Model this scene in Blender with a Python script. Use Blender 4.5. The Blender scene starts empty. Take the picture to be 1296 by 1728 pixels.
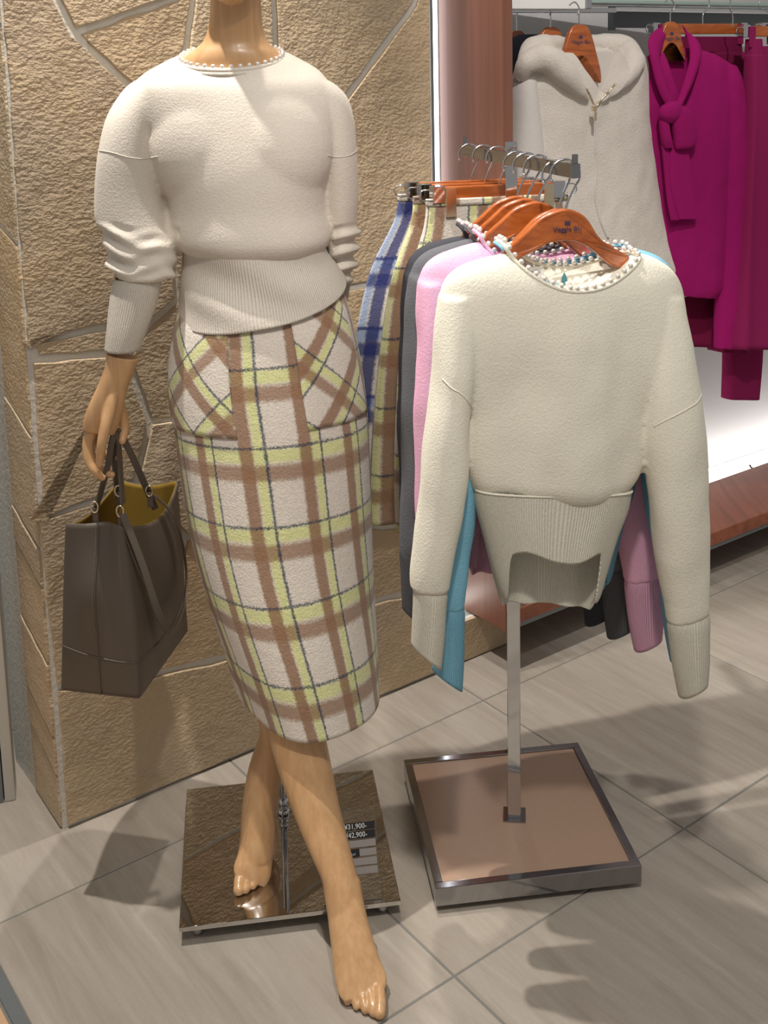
import bpy, bmesh, math, random
import numpy as np
from mathutils import Vector, Matrix, noise
from mathutils.bvhtree import BVHTree

R = random.Random(7)
SC = bpy.context.scene
COL = SC.collection
# ------------------------------------------------------------------ camera
H = 1.4849
PITCH, ROLL = 0.15976, 0.02295
FPX, PPX, PPY = 1878.75, 650.0, 441.1
_f = np.array([0, math.cos(PITCH), -math.sin(PITCH)])
_r = np.array([1.0, 0, 0]); _d = np.cross(_f, _r)
CR = _r * math.cos(ROLL) + _d * math.sin(ROLL)
CD = -_r * math.sin(ROLL) + _d * math.cos(ROLL)
CO = np.array([0, 0, H])
cam = bpy.data.cameras.new('camera')
camo = bpy.data.objects.new('camera', cam); COL.objects.link(camo)
m = Matrix.Identity(4)
for i in range(3):
    m[i][0] = CR[i]; m[i][1] = -CD[i]; m[i][2] = -_f[i]; m[i][3] = CO[i]
camo.matrix_world = m
cam.sensor_fit = 'VERTICAL'; cam.sensor_height = 36.0
cam.lens = FPX / 1728 * 36.0
cam.shift_x = (648 - PPX) / 1728
cam.shift_y = -(864 - PPY) / 1728
cam.clip_start = 0.05
SC.camera = camo
# ------------------------------------------------------------------ light
w = bpy.data.worlds.new('world'); SC.world = w; w.use_nodes = True
w.node_tree.nodes['Background'].inputs[0].default_value = (1.0, 0.97, 0.93, 1)
w.node_tree.nodes['Background'].inputs[1].default_value = 0.30

def spot(name, loc, target, power, size=50, soft=0.03, color=(1, 0.945, 0.88), blend=0.5):
    l = bpy.data.lights.new(name, 'SPOT'); o = bpy.data.objects.new(name, l); COL.objects.link(o)
    l.energy = power; l.spot_size = math.radians(size); l.spot_blend = blend
    l.shadow_soft_size = soft; l.color = color
    o.location = loc
    o.rotation_euler = (Vector(target) - Vector(loc)).to_track_quat('-Z', 'Y').to_euler()
    return o
spot('ceiling_spot', (-0.66, 1.80, 3.0), (-0.2, 1.85, 0.6), 215, 60, 0.02)
spot('ceiling_spot', (-0.12, 2.42, 3.0), (0.0, 1.85, 0.2), 105, 96, 0.03)
spot('ceiling_spot', (0.10, 0.35, 2.9), (0.36, 1.85, 0.95), 118, 42, 0.06)
spot('ceiling_spot', (0.55, 1.2, 3.0), (0.92, 3.0, 1.2), 112, 48, color=(1, 0.96, 0.92))
def area(name, loc, target, power, sx, sy, color=(1, 0.95, 0.88)):
    l = bpy.data.lights.new(name, 'AREA'); o = bpy.data.objects.new(name, l); COL.objects.link(o)
    l.shape = 'RECTANGLE'; l.size = sx; l.size_y = sy; l.energy = power; l.color = color
    o.location = loc
    o.rotation_euler = (Vector(target) - Vector(loc)).to_track_quat('-Z', 'Y').to_euler()
area('ceiling_panel_light', (0.3, 0.4, 3.1), (0.2, 2.2, 0.6), 12, 1.6, 1.2)
SC.view_settings.view_transform = 'Standard'
SC.view_settings.look = 'None'
SC.view_settings.gamma = 1.0
SC.view_settings.use_curve_mapping = False
SC.view_settings.exposure = 0.0

# ------------------------------------------------------------------ point helpers
def ray(x, y): return _f + CR * (x - PPX) / FPX + CD * (y - PPY) / FPX
def at(x, y, Y):
    v = ray(x, y); return CO + v * (Y / v[1])
def fl(x, y, z=0.0):
    v = ray(x, y); return CO + v * ((z - H) / v[2])
def pr(X):
    X = np.asarray(X, float) - CO; z = X @ _f
    return np.array([PPX + FPX * (X @ CR) / z, PPY + FPX * (X @ CD) / z])
class Frame:
    """upright local plane: x across, y away from the viewer, z up"""
    def __init__(s, o, ang):
        s.o = np.array(o, float)
        s.ex = np.array([math.cos(ang), math.sin(ang), 0]); s.ey = np.array([-math.sin(ang), math.cos(ang), 0])
        s.ang = ang
    def loc(s, x, y, dy=0.0):
        """local coordinates of the point seen at a place of the photograph, on the plane shifted by dy"""
        v = ray(x, y); P = s.o + s.ey * dy
        t = ((P - CO) @ s.ey) / (v @ s.ey); q = CO + v * t - s.o
        return np.array([q @ s.ex, q @ s.ey, q[2]])
def nrm(v):
    v = np.asarray(v, float); return v / (np.linalg.norm(v) + 1e-12)

# ------------------------------------------------------------------ materials
def newmat(name):
    mt = bpy.data.materials.new(name); mt.use_nodes = True
    nt = mt.node_tree; b = nt.nodes['Principled BSDF']
    return mt, nt, b
def N(nt, kind, **kw):
    n = nt.nodes.new(kind)
    for k, v in kw.items(): setattr(n, k, v)
    return n
def setin(n, **kw):
    for k, v in kw.items():
        n.inputs[k.replace('_', ' ')].default_value = v
def srgb(r, g, b):
    f = lambda c: (c / 255) / 12.92 if c <= 10 else (((c / 255) + 0.055) / 1.055) ** 2.4
    return (f(r), f(g), f(b), 1)
def mapping(nt, scale=(1, 1, 1), coord='Object', rot=(0, 0, 0)):
    tc = N(nt, 'ShaderNodeTexCoord'); mp = N(nt, 'ShaderNodeMapping')
    mp.inputs['Scale'].default_value = scale; mp.inputs['Rotation'].default_value = rot
    nt.links.new(tc.outputs[coord], mp.inputs['Vector']); return mp.outputs[0]
def noise_tex(nt, vec, scale, detail=4, rough=0.55, dist=0.0):
    n = N(nt, 'ShaderNodeTexNoise'); nt.links.new(vec, n.inputs['Vector'])
    n.inputs['Scale'].default_value = scale; n.inputs['Detail'].default_value = detail
    n.inputs['Roughness'].default_value = rough; n.inputs['Distortion'].default_value = dist
    return n.outputs['Fac']
def ramp(nt, fac, stops):
    r = N(nt, 'ShaderNodeValToRGB'); nt.links.new(fac, r.inputs[0]); e = r.color_ramp.elements
    while len(e) < len(stops): e.new(0.5)
    for i, (p, c) in enumerate(stops): e[i].position = p; e[i].color = c
    return r.outputs[0]
def bump(nt, b, h, strength, dist, prev=None):
    n = N(nt, 'ShaderNodeBump'); nt.links.new(h, n.inputs['Height'])
    n.inputs['Strength'].default_value = strength; n.inputs['Distance'].default_value = dist
    if prev: nt.links.new(prev, n.inputs['Normal'])
    nt.links.new(n.outputs[0], b.inputs['Normal']); return n.outputs[0]
def mixc(nt, fac, a, c, blend='MIX'):
    n = N(nt, 'ShaderNodeMix', data_type='RGBA', blend_type=blend)
    for s, v in ((0, fac), (6, a), (7, c)):
        if hasattr(v, 'is_linked') or hasattr(v, 'links'): nt.links.new(v, n.inputs[s])
        else: n.inputs[s].default_value = v
    return n.outputs[2]
def mathn(nt, op, a, c=0.0, d=None, clamp=False):
    n = N(nt, 'ShaderNodeMath', operation=op, use_clamp=clamp)
    for i, v in enumerate((a, c, d)):
        if v is None: continue
        if hasattr(v, 'links'): nt.links.new(v, n.inputs[i])
        else: n.inputs[i].default_value = v
    return n.outputs[0]
def sc(c, k): return (c[0] * k, c[1] * k, c[2] * k, 1)

def knit(name, c, ribs=0, fuzz=0.35, strength=0.5, heather=0.10):
    """ribs: number of ribs per unit of u in the UV map"""
    mt, nt, b = newmat(name)
    v = mapping(nt)
    n1 = noise_tex(nt, v, 700, 2, 0.6); n2 = noise_tex(nt, v, 260, 3, 0.6)
    col = mixc(nt, n2, sc(c, 1 - heather), sc(c, 1 + heather))
    nt.links.new(col, b.inputs['Base Color'])
    setin(b, Roughness=0.95, Specular_IOR_Level=0.15)
    b.inputs['Sheen Weight'].default_value = fuzz; b.inputs['Sheen Roughness'].default_value = 0.5
    b.inputs['Sheen Tint'].default_value = sc(c, 1.0)
    p = bump(nt, b, n2, strength, 0.0022)
    p = bump(nt, b, n1, strength * 0.8, 0.0010, p)
    if ribs:
        uv = N(nt, 'ShaderNodeUVMap'); sep = N(nt, 'ShaderNodeSeparateXYZ'); nt.links.new(uv.outputs[0], sep.inputs[0])
        s = mathn(nt, 'SINE', mathn(nt, 'MULTIPLY', sep.outputs[0], ribs * 2 * math.pi))
        s2 = mathn(nt, 'MULTIPLY_ADD', s, 0.5, 0.5)
        bump(nt, b, s2, 0.8, 0.0014, p)
        groove = mixc(nt, mathn(nt, 'POWER', s2, 0.6), sc(c, 0.80), col)
        nt.links.new(groove, b.inputs['Base Color'])
    return mt

def band(nt, x, a, c, soft=0.015):
    """1 between a and c on x with soft edges"""
    lo = mathn(nt, 'MULTIPLY_ADD', x, 1 / soft, -a / soft + 0.5, clamp=True)
    hi = mathn(nt, 'MULTIPLY_ADD', x, -1 / soft, c / soft + 0.5, clamp=True)
    return mathn(nt, 'MULTIPLY', lo, hi)
def plaid(name, base, thick, mid, line, thin_w=0.03):
    mt, nt, b = newmat(name)
    uv = N(nt, 'ShaderNodeUVMap')
    v = mapping(nt)
    nz = N(nt, 'ShaderNodeTexNoise'); nt.links.new(v, nz.inputs['Vector'])
    nz.inputs['Scale'].default_value = 300; nz.inputs['Detail'].default_value = 3
    jit = N(nt, 'ShaderNodeVectorMath', operation='SUBTRACT'); nt.links.new(nz.outputs['Color'], jit.inputs[0]); jit.inputs[1].default_value = (0.5, 0.5, 0.5)
    js = N(nt, 'ShaderNodeVectorMath', operation='SCALE'); nt.links.new(jit.outputs[0], js.inputs[0]); js.inputs['Scale'].default_value = 0.09
    ad = N(nt, 'ShaderNodeVectorMath', operation='ADD'); nt.links.new(uv.outputs[0], ad.inputs[0]); nt.links.new(js.outputs[0], ad.inputs[1])
    sep = N(nt, 'ShaderNodeSeparateXYZ'); nt.links.new(ad.outputs[0], sep.inputs[0])
    fu = mathn(nt, 'FRACT', sep.outputs[0]); fv = mathn(nt, 'FRACT', sep.outputs[1])
    col = base
    yu = band(nt, fu, 0.285, 0.44, 0.05); yv = band(nt, fv, 0.11, 0.28, 0.06)
    col = mixc(nt, mathn(nt, 'MULTIPLY', mathn(nt, 'MAXIMUM', yu, yv), 0.85), col, mid)
    bu = band(nt, fu, 0.02, 0.26, 0.05); bv = band(nt, fv, 0.31, 0.51, 0.06)
    col = mixc(nt, mathn(nt, 'MULTIPLY', bu, 0.88), col, thick)
    col = mixc(nt, mathn(nt, 'MULTIPLY', bv, 0.80), col, thick)
    lu = band(nt, fu, 0.445, 0.445 + thin_w * 1.4, 0.03); lv = band(nt, fv, 0.08, 0.08 + thin_w, 0.025)
    col = mixc(nt, mathn(nt, 'MULTIPLY', mathn(nt, 'MAXIMUM', lu, lv), 0.88), col, line)
    n2 = noise_tex(nt, v, 260, 4, 0.65)
    col = mixc(nt, n2, mixc(nt, 1.0, col, (0.80, 0.80, 0.80, 1), 'MULTIPLY'), mixc(nt, 1.0, col, (1.17, 1.17, 1.17, 1), 'MULTIPLY'))
    nt.links.new(col, b.inputs['Base Color'])
    setin(b, Roughness=0.96, Specular_IOR_Level=0.1)
    b.inputs['Sheen Weight'].default_value = 0.35
    p = bump(nt, b, n2, 0.55, 0.004)
    bump(nt, b, noise_tex(nt, v, 60, 3), 0.25, 0.006, p)
    return mt
def chrome(name, c=(0.62, 0.62, 0.63, 1), rough=0.08):
    mt, nt, b = newmat(name)
    setin(b, Base_Color=c, Metallic=1.0, Roughness=rough)
    v = mapping(nt); bump(nt, b, noise_tex(nt, v, 30, 2), 0.02, 0.001)
    return mt
def wood(name, c1, c2, rough=0.28, scale=(60, 60, 4), coat=0.5, dist=0.6, det=6):
    mt, nt, b = newmat(name)
    v = mapping(nt, scale)
    n1 = noise_tex(nt, v, 1.0, det, 0.65, dist)
    col = ramp(nt, n1, [(0.30, c1), (0.70, c2)])
    nt.links.new(col, b.inputs['Base Color'])
    setin(b, Roughness=rough, Specular_IOR_Level=0.5)
    b.inputs['Coat Weight'].default_value = coat; b.inputs['Coat Roughness'].default_value = 0.18
    bump(nt, b, n1, 0.06, 0.001)
    return mt
def plain(name, c, rough=0.6, metal=0.0, bumps=0.0, bscale=200, coat=0, spec=0.5):
    mt, nt, b = newmat(name)
    v = mapping(nt); n1 = noise_tex(nt, v, bscale, 4)
    nt.links.new(mixc(nt, n1, sc(c, 0.94), sc(c, 1.06)), b.inputs['Base Color'])
    setin(b, Roughness=rough, Metallic=metal, Specular_IOR_Level=spec)
    b.inputs['Coat Weight'].default_value = coat
    if bumps: bump(nt, b, n1, bumps, 0.002)
    return mt
def emit(name, c, s):
    mt, nt, b = newmat(name)
    setin(b, Base_Color=c, Emission_Color=c, Emission_Strength=s); return mt

M = {}
M['ivory'] = knit('ivory_felted_knit', srgb(216, 207, 194))
M['ivory_rib'] = knit('ivory_rib_knit', srgb(216, 207, 194), ribs=1, fuzz=0.2)
M['cream'] = knit('cream_felted_knit', srgb(224, 219, 203))
M['cream_rib'] = knit('cream_rib_knit', srgb(224, 219, 203), ribs=1, fuzz=0.2)
for nm, c in (('blue', (128, 184, 208)), ('teal', (88, 140, 146)), ('pink', (226, 172, 198)), ('grey', (94, 95, 99)), ('charcoal', (64, 64, 70)),
              ('magenta', (150, 22, 96)), ('wine', (112, 22, 62)), ('plum', (136, 32, 82)), ('black', (24, 25, 33)), ('stone_jersey', (205, 198, 192))):
    M[nm] = knit(nm + '_knit', srgb(*c), heather=0.16 if nm in ('grey', 'charcoal') else 0.08)
    M[nm + '_rib'] = knit(nm + '_rib_knit', srgb(*c), ribs=1, fuzz=0.2)
M['fur'] = knit('ivory_plush_pile', srgb(214, 205, 195), fuzz=0.6, strength=1.0, heather=0.12)
M['plaid'] = plaid('brown_lime_plaid_wool', srgb(218, 208, 196), srgb(144, 108, 80), srgb(212, 214, 146), srgb(48, 62, 78))
M['plaid_blue'] = plaid('blue_plaid_wool', srgb(214, 208, 194), srgb(34, 44, 110), srgb(150, 170, 205), srgb(40, 50, 110), 0.05)
M['chrome'] = chrome('polished_chrome')
M['steel_dark'] = chrome('dark_chrome', (0.34, 0.34, 0.35, 1), 0.10)
M['mirror'] = chrome('mirror_polished_steel', (0.58, 0.57, 0.55, 1), 0.012)
M['hanger'] = wood('orange_brown_varnished_wood', srgb(140, 66, 26), srgb(188, 102, 44), 0.25, (14, 60, 60))
M['body'] = wood('pale_limed_mannequin_wood', srgb(188, 145, 101), srgb(204, 162, 117), 0.36, (80, 80, 0.8), 0.25, dist=0.0, det=2)
M['bench'] = wood('red_brown_bench_veneer', srgb(124, 66, 44), srgb(158, 90, 62), 0.42, (40, 3, 40), 0.15)
M['panel'] = wood('salmon_brown_panel_veneer', srgb(116, 74, 58), srgb(134, 88, 70), 0.45, (60, 60, 1.2), 0.1)
M['leather'] = plain('taupe_brown_leather', srgb(88, 78, 68), 0.42, bumps=0.12, bscale=500)
M['lining'] = plain('mustard_suede_lining', srgb(132, 104, 28), 0.9, bumps=0.2, bscale=400)
M['gold'] = plain('pale_gold_metal', (0.80, 0.66, 0.45, 1), 0.2, metal=1.0)
M['stitch'] = plain('taupe_thread', srgb(130, 118, 104), 0.8)
M['baseboard'] = plain('beige_satin_board', srgb(168, 140, 120), 0.35, bumps=0.03, bscale=120)
M['plaster'] = plain('white_painted_plaster', srgb(205, 203, 203), 0.85, bumps=0.04)
M['glass_edge'] = plain('green_tinted_shelf_glass', srgb(150, 170, 160), 0.1, spec=0.8)
M['greymetal'] = plain('grey_painted_metal', srgb(120, 125, 128), 0.35, metal=0.4)
M['doorpaint'] = plain('light_grey_door_paint', srgb(190, 186, 176), 0.5)
M['rubber'] = plain('dark_rubber', srgb(30, 28, 28), 0.7)
M['inkblue'] = plain('dark_blue_print', srgb(60, 58, 88), 0.5)
M['blacklabel'] = plain('black_label', srgb(14, 15, 20), 0.4)
M['white'] = plain('white_print', srgb(226, 226, 222), 0.5)
M['cardgrey'] = plain('pale_grey_card_strip', srgb(150, 144, 140), 0.4)
M['led'] = emit('white_led_strip', (1.0, 0.98, 0.95, 1), 7)
M['led_blue'] = emit('cool_led_strip', (0.93, 0.96, 1.0, 1), 5)
mt, nt, b = newmat('pearl'); setin(b, Base_Color=srgb(232, 224, 216), Roughness=0.18, Metallic=0.25, Specular_IOR_Level=0.8)
b.inputs['Coat Weight'].default_value = 0.6; M['pearl'] = mt
mt, nt, b = newmat('clear_acrylic'); setin(b, Base_Color=(0.96, 0.97, 0.97, 1), Roughness=0.03, IOR=1.3)
b.inputs['Transmission Weight'].default_value = 1.0; M['acrylic'] = mt

def stone_mat():
    mt, nt, b = newmat('tan_sandstone')
    v = mapping(nt)
    oi = N(nt, 'ShaderNodeObjectInfo')
    big = noise_tex(nt, v, 3.0, 4, 0.6, 0.5); fine = noise_tex(nt, v, 55, 6, 0.62, 0.3)
    col = ramp(nt, big, [(0.25, srgb(184, 168, 146)), (0.5, srgb(202, 183, 156)), (0.78, srgb(214, 190, 152))])
    tint = ramp(nt, oi.outputs['Random'], [(0.0, (0.84, 0.82, 0.82, 1)), (0.5, (1, 0.98, 0.95, 1)), (1.0, (1.06, 0.98, 0.86, 1))])
    col = mixc(nt, 1.0, col, tint, 'MULTIPLY')
    col = mixc(nt, mathn(nt, 'MULTIPLY', fine, 0.30), col, srgb(138, 122, 102))
    # faint mineral veins
    vn = N(nt, 'ShaderNodeTexNoise'); nt.links.new(v, vn.inputs['Vector']); vn.inputs['Scale'].default_value = 2.2; vn.inputs['Detail'].default_value = 5; vn.inputs['Distortion'].default_value = 1.5
    dv = mathn(nt, 'ABSOLUTE', mathn(nt, 'SUBTRACT', vn.outputs['Fac'], 0.5))
    line = mathn(nt, 'MULTIPLY_ADD', dv, -160, 1.0, clamp=True)
    col = mixc(nt, mathn(nt, 'MULTIPLY', line, 0.35), col, srgb(190, 176, 156))
    nt.links.new(col, b.inputs['Base Color'])
    setin(b, Roughness=0.85, Specular_IOR_Level=0.25)
    vs = mapping(nt, (1, 1, 1.7))
    pits = noise_tex(nt, vs, 95, 2, 0.45, 0.15)
    p = bump(nt, b, pits, 0.6, 0.006)
    p = bump(nt, b, noise_tex(nt, v, 11, 5, 0.6), 0.6, 0.02, p)
    bump(nt, b, noise_tex(nt, v, 260, 2), 0.4, 0.002, p)
    return mt
M['stone'] = stone_mat()
M['mortar'] = plain('pale_grey_mortar', srgb(214, 211, 202), 0.95, bumps=1.0, bscale=90)
def tile_mat():
    mt, nt, b = newmat('veined_beige_porcelain')
    oi = N(nt, 'ShaderNodeObjectInfo')
    tc = N(nt, 'ShaderNodeTexCoord'); off = N(nt, 'ShaderNodeVectorMath', operation='ADD')
    nt.links.new(tc.outputs['Object'], off.inputs[0])
    cmb = N(nt, 'ShaderNodeVectorMath', operation='SCALE'); cmb.inputs[0].default_value = (13, 7, 3); nt.links.new(oi.outputs['Random'], cmb.inputs['Scale'])
    nt.links.new(cmb.outputs[0], off.inputs[1])
    mp = N(nt, 'ShaderNodeMapping'); nt.links.new(off.outputs[0], mp.inputs['Vector']); mp.inputs['Scale'].default_value = (12, 1.1, 1)
    v = mp.outputs[0]
    n1 = noise_tex(nt, v, 2.2, 7, 0.68, 0.35)
    n3 = noise_tex(nt, off.outputs[0], 3.0, 3); sp = noise_tex(nt, off.outputs[0], 170, 3, 0.7)
    col = ramp(nt, n1, [(0.26, srgb(134, 126, 116)), (0.46, srgb(159, 151, 141)), (0.60, srgb(170, 163, 153)), (0.78, srgb(192, 186, 177))])
    col = mixc(nt, mathn(nt, 'MULTIPLY', n3, 0.5), col, srgb(174, 160, 145))
    col = mixc(nt, mathn(nt, 'MULTIPLY', sp, 0.35), col, srgb(136, 128, 116))
    nt.links.new(col, b.inputs['Base Color'])
    setin(b, Roughness=0.42, Specular_IOR_Level=0.35)
    bump(nt, b, n1, 0.15, 0.002)
    return mt
M['tile'] = tile_mat()
M['tile_orange'] = plain('orange_terracotta_tile', srgb(196, 160, 124), 0.5, bumps=0.1, bscale=80)
M['grout'] = plain('grey_grout', srgb(118, 117, 112), 0.9, bumps=0.3)

# ------------------------------------------------------------------ mesh helpers
def mesh_obj(name, verts, faces, mat, parent=None, uvs=None, smooth=True, mats=None, fmat=None):
    me = bpy.data.meshes.new(name)
    me.from_pydata([tuple(v) for v in verts], [], [tuple(f) for f in faces])
    if uvs is not None:
        lay = me.uv_layers.new(name='UVMap')
        vi = np.empty(len(me.loops), dtype=np.int32); me.loops.foreach_get('vertex_index', vi)
        lay.data.foreach_set('uv', np.asarray(uvs, dtype=np.float32)[vi].ravel())
    return wrap(name, me, mat, parent, smooth)
def wrap(name, me, mat, parent=None, smooth=True):
    if mat is not None:
        me.materials.clear(); me.materials.append(mat)
    if smooth: me.polygons.foreach_set('use_smooth', [True] * len(me.polygons))
    me.update()
    o = bpy.data.objects.new(name, me); COL.objects.link(o)
    if parent is not None: o.parent = parent
    return o
def thing(name, label, cat, loc=(0, 0, 0), ang=0.0, group=None):
    o = bpy.data.objects.new(name, None); COL.objects.link(o)
    o.location = loc; o.rotation_euler = (0, 0, ang); o.empty_display_size = 0.1
    tag(o, label, cat, group); return o
def tag(o, label, cat, group=None):
    o['label'] = label; o['category'] = cat
    if group: o['group'] = group
    return o
def spl(keys, n):
    """Catmull-Rom through rows of keys"""
    K = np.asarray(keys, float); k = len(K); out = []
    for t in np.linspace(0, k - 1, n):
        i = min(int(t), k - 2); u = t - i
        p0 = K[max(i - 1, 0)]; p1 = K[i]; p2 = K[i + 1]; p3 = K[min(i + 2, k - 1)]
        out.append(0.5 * ((2 * p1) + (-p0 + p2) * u + (2 * p0 - 5 * p1 + 4 * p2 - p3) * u * u + (-p0 + 3 * p1 - 3 * p2 + p3) * u ** 3))
    return np.array(out)
def rings_geo(rings, cap0=True, cap1=True):
    """rings: (m,n,3) closed loops"""
    m_, n_ = len(rings), len(rings[0])
    v = [tuple(p) for r in rings for p in r]; f = []
    for i in range(m_ - 1):
        for j in range(n_):
            k = (j + 1) % n_
            f.append((i * n_ + j, i * n_ + k, (i + 1) * n_ + k, (i + 1) * n_ + j))
    if cap0:
        c = np.mean(rings[0], axis=0); v.append(tuple(c)); ci = len(v) - 1
        f += [(ci, (j + 1) % n_, j) for j in range(n_)]
    if cap1:
        c = np.mean(rings[-1], axis=0); v.append(tuple(c)); ci = len(v) - 1; o = (m_ - 1) * n_
        f += [(ci, o + j, o + (j + 1) % n_) for j in range(n_)]
    return v, f
def sell(n, p):
    t = np.linspace(0, 2 * math.pi, n, endpoint=False)
    c, s = np.cos(t), np.sin(t)
    return np.sign(c) * np.abs(c) ** (2 / p), np.sign(s) * np.abs(s) ** (2 / p)
def cab_rings(keys, n=40, m=40, p=2.2):
    """keys rows of C(3) A(3) B(3): rings C + A cos + B sin"""
    K = spl(keys, m); c, s = sell(n, p)
    return np.array([[k[0:3] + k[3:6] * c[j] + k[6:9] * s[j] for j in range(n)] for k in K])
def rows_world(rows, ey=(0, 1, 0)):
    """rows (y, xl, xr, Y, half depth[, front drop]) -> C A B keys standing at depth Y"""
    out = []
    for r in rows:
        y, xl, xr, Y, hd = r[:5]; dz = r[5] if len(r) > 5 else 0.0
        L = at(xl, y, Y); Rr = at(xr, y, Y)
        B = -np.array(ey, float) * hd; B[2] -= dz
        out.append(np.concatenate([(L + Rr) / 2, (Rr - L) / 2, B]))
    return out
def rows_local(fr, rows):
    """rows (y, xl, xr, dy, half depth[, y right end]) -> keys in the frame's own coordinates"""
    out = []
    for r in rows:
        y, xl, xr, dy, hd = r[:5]; yr = r[5] if len(r) > 5 else y
        L = fr.loc(xl, y, dy); Rr = fr.loc(xr, yr, dy)
        out.append(np.concatenate([(L + Rr) / 2, (Rr - L) / 2, [0, -hd, 0]]))
    return out
def path_rings(pts, side, n=14, m=24, p=2.0):
    """pts rows x y z width thick; side = vector of the width direction"""
    K = spl(pts, m); T = np.gradient(K[:, :3], axis=0); side = np.array(side, float); out = []
    c, s = sell(n, p)
    for k, t in zip(K, T):
        t = nrm(t); a = nrm(side - t * (side @ t)); b_ = np.cross(t, a)
        out.append([k[:3] + a * k[3] * c[j] + b_ * k[4] * s[j] for j in range(n)])
    return np.array(out)
def ball_geo(c, r, n=16):
    rg = []
    r = np.array(r if hasattr(r, '__len__') else (r, r, r), float)
    for i in range(1, n):
        a = math.pi * i / n
        rg.append([np.array(c) + r * np.array([math.sin(a) * math.cos(t), math.sin(a) * math.sin(t), math.cos(a)]) for t in np.linspace(0, 2 * math.pi, 2 * n, endpoint=False)])
    return rings_geo(np.array(rg))
def bake(name, geos, voxel, mat, parent=None, smooth=6, wr=None, cuts=(), detail=0):
    """joins closed lofts into one continuous surface (voxel union, relaxed), then cuts"""
    V, F = [], []
    for v, f in geos:
        o = len(V); V += list(v); F += [tuple(i + o for i in q) for q in f]
    me = bpy.data.meshes.new(name + '_src'); me.from_pydata([tuple(v) for v in V], [], F)
    bm = bmesh.new(); bm.from_mesh(me); bmesh.ops.recalc_face_normals(bm, faces=bm.faces); bm.to_mesh(me); bm.free()
    o = bpy.data.objects.new(name, me); COL.objects.link(o)
    md = o.modifiers.new('r', 'REMESH'); md.mode = 'VOXEL'; md.voxel_size = voxel
    if smooth:
        sm = o.modifiers.new('s', 'SMOOTH'); sm.factor = 0.5; sm.iterations = smooth
    dg = bpy.context.evaluated_depsgraph_get(); dg.update()
    me2 = bpy.data.meshes.new_from_object(o.evaluated_get(dg))
    if wr: displace(me2, wr)
    if cuts:
        o.modifiers.clear(); o.data = me2
        cos = []
        for k, (cv, cf) in enumerate(cuts):
            cm = bpy.data.meshes.new('c'); cm.from_pydata([tuple(p) for p in cv], [], cf)
            bm = bmesh.new(); bm.from_mesh(cm); bmesh.ops.recalc_face_normals(bm, faces=bm.faces); bm.to_mesh(cm); bm.free()
            co = bpy.data.objects.new('c', cm); COL.objects.link(co); cos.append(co)
            bo = o.modifiers.new('b', 'BOOLEAN'); bo.operation = 'DIFFERENCE'; bo.object = co; bo.solver = 'EXACT'
        dg = bpy.context.evaluated_depsgraph_get(); dg.update()
        me2 = bpy.data.meshes.new_from_object(o.evaluated_get(dg))
        for co in cos: bpy.data.objects.remove(co)
    bpy.data.objects.remove(o)
    me2.name = name
    return wrap(name, me2, mat, parent)
def displace(me, fn):
    n = len(me.vertices); co = np.empty(n * 3); me.vertices.foreach_get('co', co); co = co.reshape(-1, 3)
    no = np.empty(n * 3); me.vertex_normals.foreach_get('vector', no); no = no.reshape(-1, 3)
    d = np.array([fn(c, q) for c, q in zip(co, no)])
    co = co + no * d[:, None]
    me.vertices.foreach_set('co', co.ravel()); me.update()
def wrinkle(amp, sx, sz, seed=0.0, amp2=0.0, s2=20):
    def f(c, q):
        a = noise.noise(Vector((c[0] * sx + seed, c[1] * sx * 0.7, c[2] * sz + seed)))
        b_ = noise.noise(Vector((c[0] * s2 + 9, c[1] * s2, c[2] * s2 * 0.6 + seed))) if amp2 else 0
        return a * amp + b_ * amp2
    return f
def tube(name, pts, r, mat, parent=None, n=8, m=None, closed=False, cap=True):
    P = np.array(pts, float); mm = m or len(P)
    if mm != len(P):
        P = spl(P, mm)
    rad = np.full(len(P), r) if not hasattr(r, '__len__') else np.interp(np.linspace(0, 1, len(P)), np.linspace(0, 1, len(r)), r)
    T = np.gradient(P, axis=0)
    up = np.array([0.13, 0.9, 0.4]); rg = []
    a = nrm(np.cross(nrm(T[0]), up))
    for p_, t, rr in zip(P, T, rad):
        t = nrm(t); a = nrm(a - t * (a @ t)); b_ = np.cross(t, a)
        rg.append([p_ + (a * math.cos(q) + b_ * math.sin(q)) * rr for q in np.linspace(0, 2 * math.pi, n, endpoint=False)])
    v, f = rings_geo(np.array(rg), cap, cap)
    return mesh_obj(name, v, f, mat, parent)
def tube_geo(pts, r, n=10, m=None):
    P = np.array(pts, float)
    if m: P = spl(P, m)
    rad = np.full(len(P), r) if not hasattr(r, '__len__') else np.interp(np.linspace(0, 1, len(P)), np.linspace(0, 1, len(r)), r)
    T = np.gradient(P, axis=0); a = nrm(np.cross(nrm(T[0]), [0.13, 0.9, 0.4])); rg = []
    for p_, t, rr in zip(P, T, rad):
        t = nrm(t); a = nrm(a - t * (a @ t)); b_ = np.cross(t, a)
        rg.append([p_ + (a * math.cos(q) + b_ * math.sin(q)) * rr for q in np.linspace(0, 2 * math.pi, n, endpoint=False)])
    return rings_geo(np.array(rg))
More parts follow.
